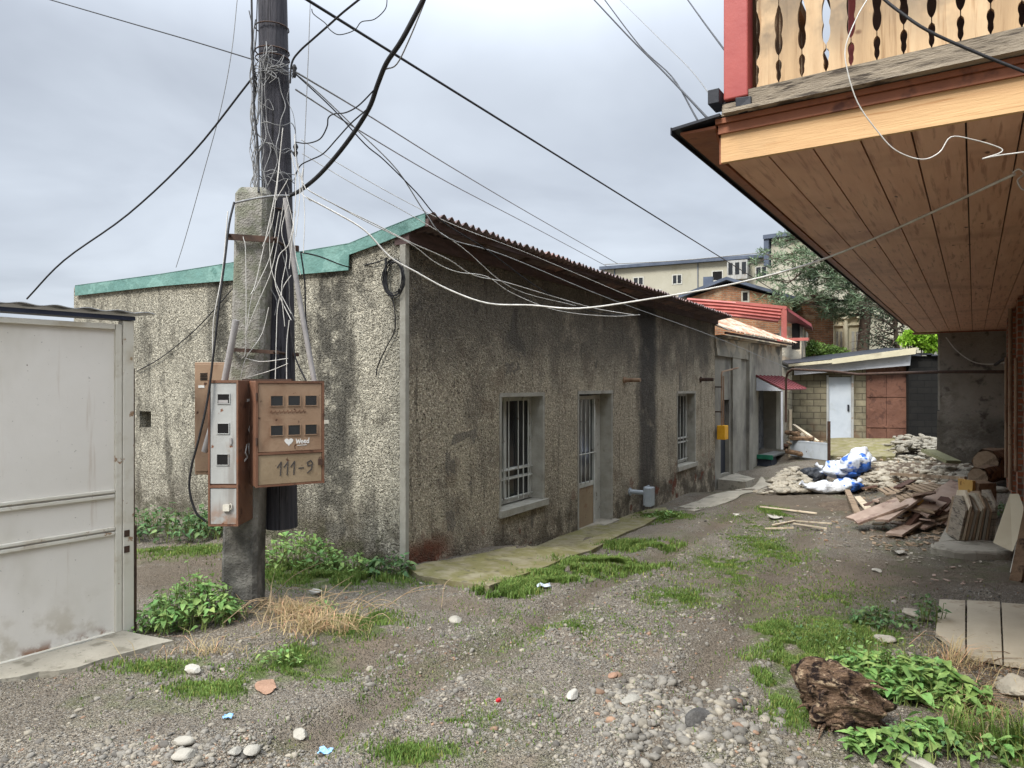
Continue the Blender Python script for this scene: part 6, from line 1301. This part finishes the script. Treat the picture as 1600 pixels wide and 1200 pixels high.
# rotten stump
sc0 = G(1303,1140); st = thing('rotten_stump', 'ragged rotten tree stump lying among the nettles', 'stump', sc0)
vs, fs = ICO[3]; vs2 = [Vector(v) for v in vs]; import itertools
_c = {}
def sub_(vs, fs):
    c = {}; vs = list(vs); nf = []
    def m(a, b):
        k = (min(a,b), max(a,b))
        if k not in c: vs.append(((vs[a]+vs[b])/2).normalized()); c[k] = len(vs)-1
        return c[k]
    for a, b, d in fs: x, y, z = m(a,b), m(b,d), m(d,a); nf += [(a,x,z),(b,y,x),(d,z,y),(x,y,z)]
    return vs, nf
V4 = sub_(vs, fs); V5 = sub_(*V4)
o_ = []
arr = np.array([tuple(v) for v in V5[0]])
n1 = vnoise(arr[:,0]*2+arr[:,2]*2+9, arr[:,1]*3+arr[:,2]*1.5+7, 3)+.35*vnoise(arr[:,0]*2.5+9, arr[:,2]*9+arr[:,1]*9+25, 4)+.18*vnoise(arr[:,0]*6+9+arr[:,1]*2, arr[:,2]*20+arr[:,1]*14+45, 6)
for v, nn_ in zip(V5[0], n1):
    ridge = .07*abs(math.sin(math.atan2(v.y, v.z)*7+v.x*1.5)); k = .68+.42*float(nn_)-ridge
    x, y, z = v.x*.185*k, v.y*.17*k, v.z*.19*k
    if v.x < -.2 and v.z > .1: x -= .10*(-v.x)*v.z*1.6; z += .13*(-v.x)*v.z
    if v.x > .3: x += .09*v.x*(1+.5*math.sin(v.z*9)); z -= .03*v.x
    q = V(x, y, z); q.z += .15-x*.10; q.z = max(q.z, .0); o_.append(sc0+V(.03,.05,-.02)+q)
MB().add(o_, V5[1], True).build('stump', m_stump, st)
mb = MB(); rg = random.Random(3)
for k in range(26):
    a = rg.uniform(0, 6.28); p = sc0+V(.03+.17*math.cos(a), .02+.13*math.sin(a), rg.uniform(.02,.26)); d = V(math.cos(a), math.sin(a)*.8-.3, rg.uniform(-.4,.6))*rg.uniform(.03,.09); mb.tube([p-d*.5, p+d*.5+V(0,0,.01), p+d], [.012,.008,.003], 5)
tag(mb.build('root_splinters', m_stump, st), kind='stuff')

# ================================================================ PLANTS
def leaf_cluster(c, rx, ry, hgt, n, size, seed, wide=.62):
    """returns verts, faces, tint for serrated heart leaves on a mound, plus stems"""
    rg = np.random.default_rng(seed); 
    prof = [(0,.0),(.10,.34),(.22,.47),(.30,.42),(.40,.44),(.50,.34),(.62,.32),(.74,.2),(.86,.14),(1,0)]
    V_, F_, T_ = [], [], []; stems = []
    for i in range(n):
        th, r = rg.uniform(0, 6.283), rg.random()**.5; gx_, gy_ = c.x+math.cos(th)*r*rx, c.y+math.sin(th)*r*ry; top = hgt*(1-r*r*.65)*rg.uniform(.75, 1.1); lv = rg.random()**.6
        z0 = gzs(gx_, gy_); p = V(gx_+rg.normal()*.02, gy_+rg.normal()*.02, z0+top*lv+.01)
        if lv > .8 and i % 2 == 0: stems.append((V(gx_+rg.normal()*.03, gy_+rg.normal()*.03, z0), p))
        yaw = rg.uniform(0, 6.283); out_ = V(math.cos(yaw), math.sin(yaw), rg.uniform(-.5, .25)); out_.normalize(); side = out_.cross(V(0,0,1)).normalized(); up = side.cross(out_); s = size*rg.uniform(.35, 1.3)
        roll = rg.normal()*.25; side2 = side*math.cos(roll)+up*math.sin(roll); up2 = up*math.cos(roll)-side*math.sin(roll); b = len(V_); droop = rg.uniform(.1,.35)
        for t, w_ in prof:
            mid = p+out_*(s*t)-up2*(s*droop*t*t); V_ += [mid+side2*(s*w_*wide)+up2*(s*w_*.22), mid, mid-side2*(s*w_*wide)+up2*(s*w_*.22)]
        for k in range(len(prof)-1): F_ += [(b+k*3, b+k*3+3, b+k*3+4, b+k*3+1), (b+k*3+1, b+k*3+4, b+k*3+5, b+k*3+2)]
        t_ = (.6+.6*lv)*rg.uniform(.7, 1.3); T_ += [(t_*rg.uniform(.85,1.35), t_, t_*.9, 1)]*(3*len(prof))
    return V_, F_, T_, stems
def plant(name, label, cat, px, py, rx, ry, hgt, n, size, seed, m=m_leaf, group=None):
    c = G(px, py); t = thing(name, label, cat, c, group); V_, F_, T_, stems = leaf_cluster(c, rx, ry, hgt, n, size, seed)
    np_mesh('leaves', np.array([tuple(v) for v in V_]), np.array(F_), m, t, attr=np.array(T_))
    if stems:
        mb = MB()
        for a, b in stems: mb.tube([a, a.lerp(b, .5)+V(.01,0,.01), b], [.004,.003,.002], 4, caps=False)
        tag(mb.build('stems', m_stem, t), kind='stuff')
    return t
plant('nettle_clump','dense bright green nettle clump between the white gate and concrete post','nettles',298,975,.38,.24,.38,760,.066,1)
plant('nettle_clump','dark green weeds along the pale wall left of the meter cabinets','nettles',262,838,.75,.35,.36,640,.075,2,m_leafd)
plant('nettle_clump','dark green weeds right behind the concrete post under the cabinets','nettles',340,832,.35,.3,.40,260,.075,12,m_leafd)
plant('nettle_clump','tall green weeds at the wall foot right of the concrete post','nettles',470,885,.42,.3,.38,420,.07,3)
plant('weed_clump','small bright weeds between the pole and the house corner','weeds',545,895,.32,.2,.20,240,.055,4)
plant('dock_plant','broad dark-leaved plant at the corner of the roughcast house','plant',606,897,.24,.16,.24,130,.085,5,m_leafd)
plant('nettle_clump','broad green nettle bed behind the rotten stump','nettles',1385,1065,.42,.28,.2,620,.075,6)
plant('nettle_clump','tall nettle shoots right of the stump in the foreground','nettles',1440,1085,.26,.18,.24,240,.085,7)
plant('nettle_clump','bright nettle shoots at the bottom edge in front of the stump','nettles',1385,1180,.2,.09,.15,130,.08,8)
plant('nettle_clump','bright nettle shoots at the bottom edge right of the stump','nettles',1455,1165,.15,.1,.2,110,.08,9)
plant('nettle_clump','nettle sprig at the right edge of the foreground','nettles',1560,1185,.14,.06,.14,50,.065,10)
plant('nettle_clump','nettles leaning right towards the roots by the paving slabs','nettles',1500,1105,.2,.14,.2,120,.085,13)
plant('weed_clump','dark low weeds left of the paving slabs','weeds',1375,975,.24,.2,.13,230,.05,11,m_leafd)
plant('weed_clump','small upright weed at the left corner of the paving slabs','weeds',1452,975,.1,.1,.26,90,.045,14,m_leafd)
plant('weed_clump','small weeds by the brick wall behind the upright sheets','weeds',1545,800,.25,.2,.22,110,.06,15,m_leafd)
plant('weed_clump','low weeds at the heater flue by the street wall','weeds',1040,808,.3,.25,.14,170,.05,16)
for i, (x, y, lb) in enumerate(((225,985,'small weeds hugging the gate post foot'),(440,1040,'low light green tuft below the concrete post'),(500,955,'weeds in the dry grass right of the concrete post'))):
    plant('weed_clump', lb, 'weeds', x, y, .14, .08, .1, 70, .04, 60+i)
def grass(name, label, areas, n, hmin, hmax, m, seed, wid=.004, bend=.5):
    rg = np.random.default_rng(seed); wts = np.array([a[2]*a[3]*a[4] for a in areas]); k = rg.choice(len(areas), n, p=wts/wts.sum()); cs = np.array([gp(a[0], a[1]) for a in areas])
    th = rg.uniform(0, 6.283, n); r = np.abs(rg.normal(0, .5, n)); A = np.array(areas, float)
    x = cs[k,0]+np.cos(th)*r*A[k,2]*1.1; y = cs[k,1]+np.sin(th)*r*A[k,3]*1.1; x += (vnoise(x*6, y*6, 9)-.5)*.15; keep = ~inhouse(x, y) & (vnoise(x*5, y*5, 19)+.5*vnoise(x*14, y*14, 29) > .55); x, y = x[keep], y[keep]; n = len(x)
    z = gzh(x, y); h = rg.uniform(hmin, hmax, n)*(.6+.8*vnoise(x*4, y*4, 3)); a = rg.uniform(0, 6.283, n); lean = rg.uniform(.1, bend, n)*h; dx_, dy_ = np.cos(a), np.sin(a); w_ = wid*rg.uniform(.7, 1.5, n)*(1+y/9)
    p = np.stack([x, y, z], -1); s = np.stack([-dy_*w_, dx_*w_, 0*x], -1); m1 = p+np.stack([dx_*lean*.35, dy_*lean*.35, h*.6], -1); tp = p+np.stack([dx_*lean, dy_*lean, h*(1-.25*lean/h)], -1)
    v = np.stack([p-s, p+s, m1+s*.7, m1-s*.7, tp], 1).reshape(-1, 3); b = (np.arange(n)*5)[:,None]; f = np.concatenate([np.stack([b[:,0], b[:,0]+1, b[:,0]+2], -1), np.stack([b[:,0], b[:,0]+2, b[:,0]+3], -1), np.stack([b[:,0]+3, b[:,0]+2, b[:,0]+4], -1)])
    t = rg.uniform(.6, 1.3, n); dry = rg.random(n) < .16; at = np.repeat(np.stack([t*np.where(dry, 1.9, 1.0), t*np.where(dry, 1.25, 1), t*np.where(dry, 1.3, .8), np.ones(n)], -1), 5, 0)
    o = np_mesh(name, v, f, m, attr=at); return tag(o, label, 'grass', kind='stuff')
GA = [(*q, 1) for q in GRASS]; GA = [(q[0], q[1], q[2], q[3], .35 if i in (1,7,8,9,15,17) else 1) for i, q in enumerate(GRASS)]
grass('grass','short green grass in patches along the lane and walls', GA, 90000, .012, .036, m_grass, 5, .0026)
grass('grass','taller green grass strip beside the mossy concrete apron', [(790,925,.22,.14,1.6),(835,912,.35,.16,1.6),(890,897,.4,.2,1.5),(950,880,.45,.22,1.3),(1000,855,.4,.25,1),(1035,806,.3,.3,1),(540,905,.4,.15,.8)], 95000, .03, .08, m_grass, 6, .003, .8)
grass('dry_grass','dry straw-coloured grass tangled around the concrete post foot', [(455,960,.42,.3,1),(500,985,.4,.25,1),(330,1025,.4,.12,.6),(1500,1150,.25,.16,.5),(1480,1040,.3,.3,.5),(1540,1110,.25,.3,.6)], 2100, .04, .18, m_straw, 7, .0014, 2.2)
grass('long_grass','long thin grass blades at the bottom right corner', [(1500,1160,.2,.12,1),(1580,1170,.15,.1,1)], 420, .12, .3, m_grass, 8, .0022, 1.2)
grass('fine_grass','fine short grass round the stump and weeds', [(1215,1090,.12,.3,1),(1235,1040,.25,.45,1),(1320,985,.25,.3,1),(1290,1010,.3,.3,1),(1235,990,.2,.4,.7)], 26000, .012, .05, m_grass, 27, .0016, .9)
grass('sparse_grass','sparse low blades and moss growing through the gravel', [(900,980,2.2,1.2,1),(1150,900,1.2,2.2,1),(500,1060,1.6,.6,1),(1300,930,1.0,1.0,1),(700,1130,1.8,.5,.7),(1180,820,.8,2.2,.8)], 22000, .008, .026, m_grass, 17, .0022)
# dry twigs round the post
mb = MB(); rg = random.Random(14); c = G(460,965)
for k in range(60):
    x, y = c.x+rg.gauss(.1,.35), c.y+rg.gauss(0,.22); p = V(x, y, gzs(x, y)+rg.uniform(.0,.06)); a = rg.uniform(0, 6.28); L_ = rg.uniform(.15,.6); d = V(math.cos(a), math.sin(a)*.6, rg.uniform(-.05,.6)).normalized()*L_
    mb.tube(smooth_path([p, p+d*.5+V(rg.gauss(0,.03),0,rg.uniform(0,.06)), p+d+V(0,0,-.03)], 3), [.0035]*4+[.0025,.002,.0015], 4, caps=False)
single(mb, 'dry_twigs', m_straw2:=M('dry_twig', two((134,112,84),(168,148,118)), 9, 3, .85), 'dry bent twigs lying round the foot of the concrete post', 'twigs', c, kind='stuff')
mb = MB(); c = G(1500,1060)
for k in range(70):
    x, y = c.x+rg.gauss(0,.25), c.y+rg.gauss(0,.25); p = V(x, y, gzs(x, y)+rg.uniform(.0,.03)); a = rg.uniform(0, 6.28); d = V(math.cos(a), math.sin(a), rg.uniform(-.05,.25)).normalized()*rg.uniform(.08,.3)
    mb.tube([p, p+d*.5+V(0,0,.02), p+d], [.003,.0028,.0015], 4, caps=False)
single(mb, 'dry_roots', m_log, 'brown roots and dead stems between nettles and paving slabs', 'roots', c, kind='stuff')

# plaster crumbs and wood chips round the pile
def chips(name, label, areas, n, smin, smax, m, seed):
    rg = random.Random(seed); mb = MB(); first = None
    for i in range(n):
        ar = rg.choice(areas); g = G(rg.gauss(ar[0], ar[2]), max(655, rg.gauss(ar[1], ar[3]))); s = rg.uniform(smin, smax); a = rg.uniform(0, 3.14); d = V(math.cos(a), math.sin(a), rg.uniform(-.1,.15))
        mb.bar(g+V(0,0,.008), g+V(0,0,.012)+d*s*rg.uniform(1,3), s, s*.3, j=s*.12); first = first or g
    return single(mb, name, m, label, 'debris', first, kind='stuff')
chips('plaster_crumbs', 'pale plaster crumbs strewn over the soil round the board pile', [(1400,850,70,18),(1300,800,30,15),(1470,870,50,14),(1200,815,40,14)], 170, .008, .026, m_rock, 51)
chips('wood_chips', 'brown wood chips strewn in front of the board pile', [(1420,840,50,14),(1360,800,30,16),(1490,830,30,14)], 260, .012, .04, m_plank2, 52)
chips('brick_crumbs', 'reddish crumbs lying round the tipped boards', [(1440,825,50,14),(1500,900,40,16)], 40, .012, .03, m_plank, 53)

rubble('brick_rubble', 'scattered brown and grey broken lumps among the pale rubble', [(1385,745,34,11,.03),(1440,738,36,11,.06),(1500,748,22,8,.05)], 260, .02, .09, m_plank2, 71)
for i, (x, y, rx, ry, h_, n_, sz, m__, lb) in enumerate(((1370,1050,.4,.22,.26,120,.034,m_leaf,'thin small-leaved shoots standing out of the nettle bed'),(300,965,.34,.2,.42,120,.036,m_leaf,'small-leaved shoots poking out of the clump by the gate'),(1440,1180,.3,.1,.2,90,.03,m_leafd,'small dark creeping weeds under the foreground nettles'),(1290,1000,.3,.25,.1,150,.026,m_leafd,'tiny creeping weeds in the grass behind the stump'))):
    plant('weed_clump', lb, 'weeds', x, y, rx, ry, h_, n_, sz, 80+i, m__)
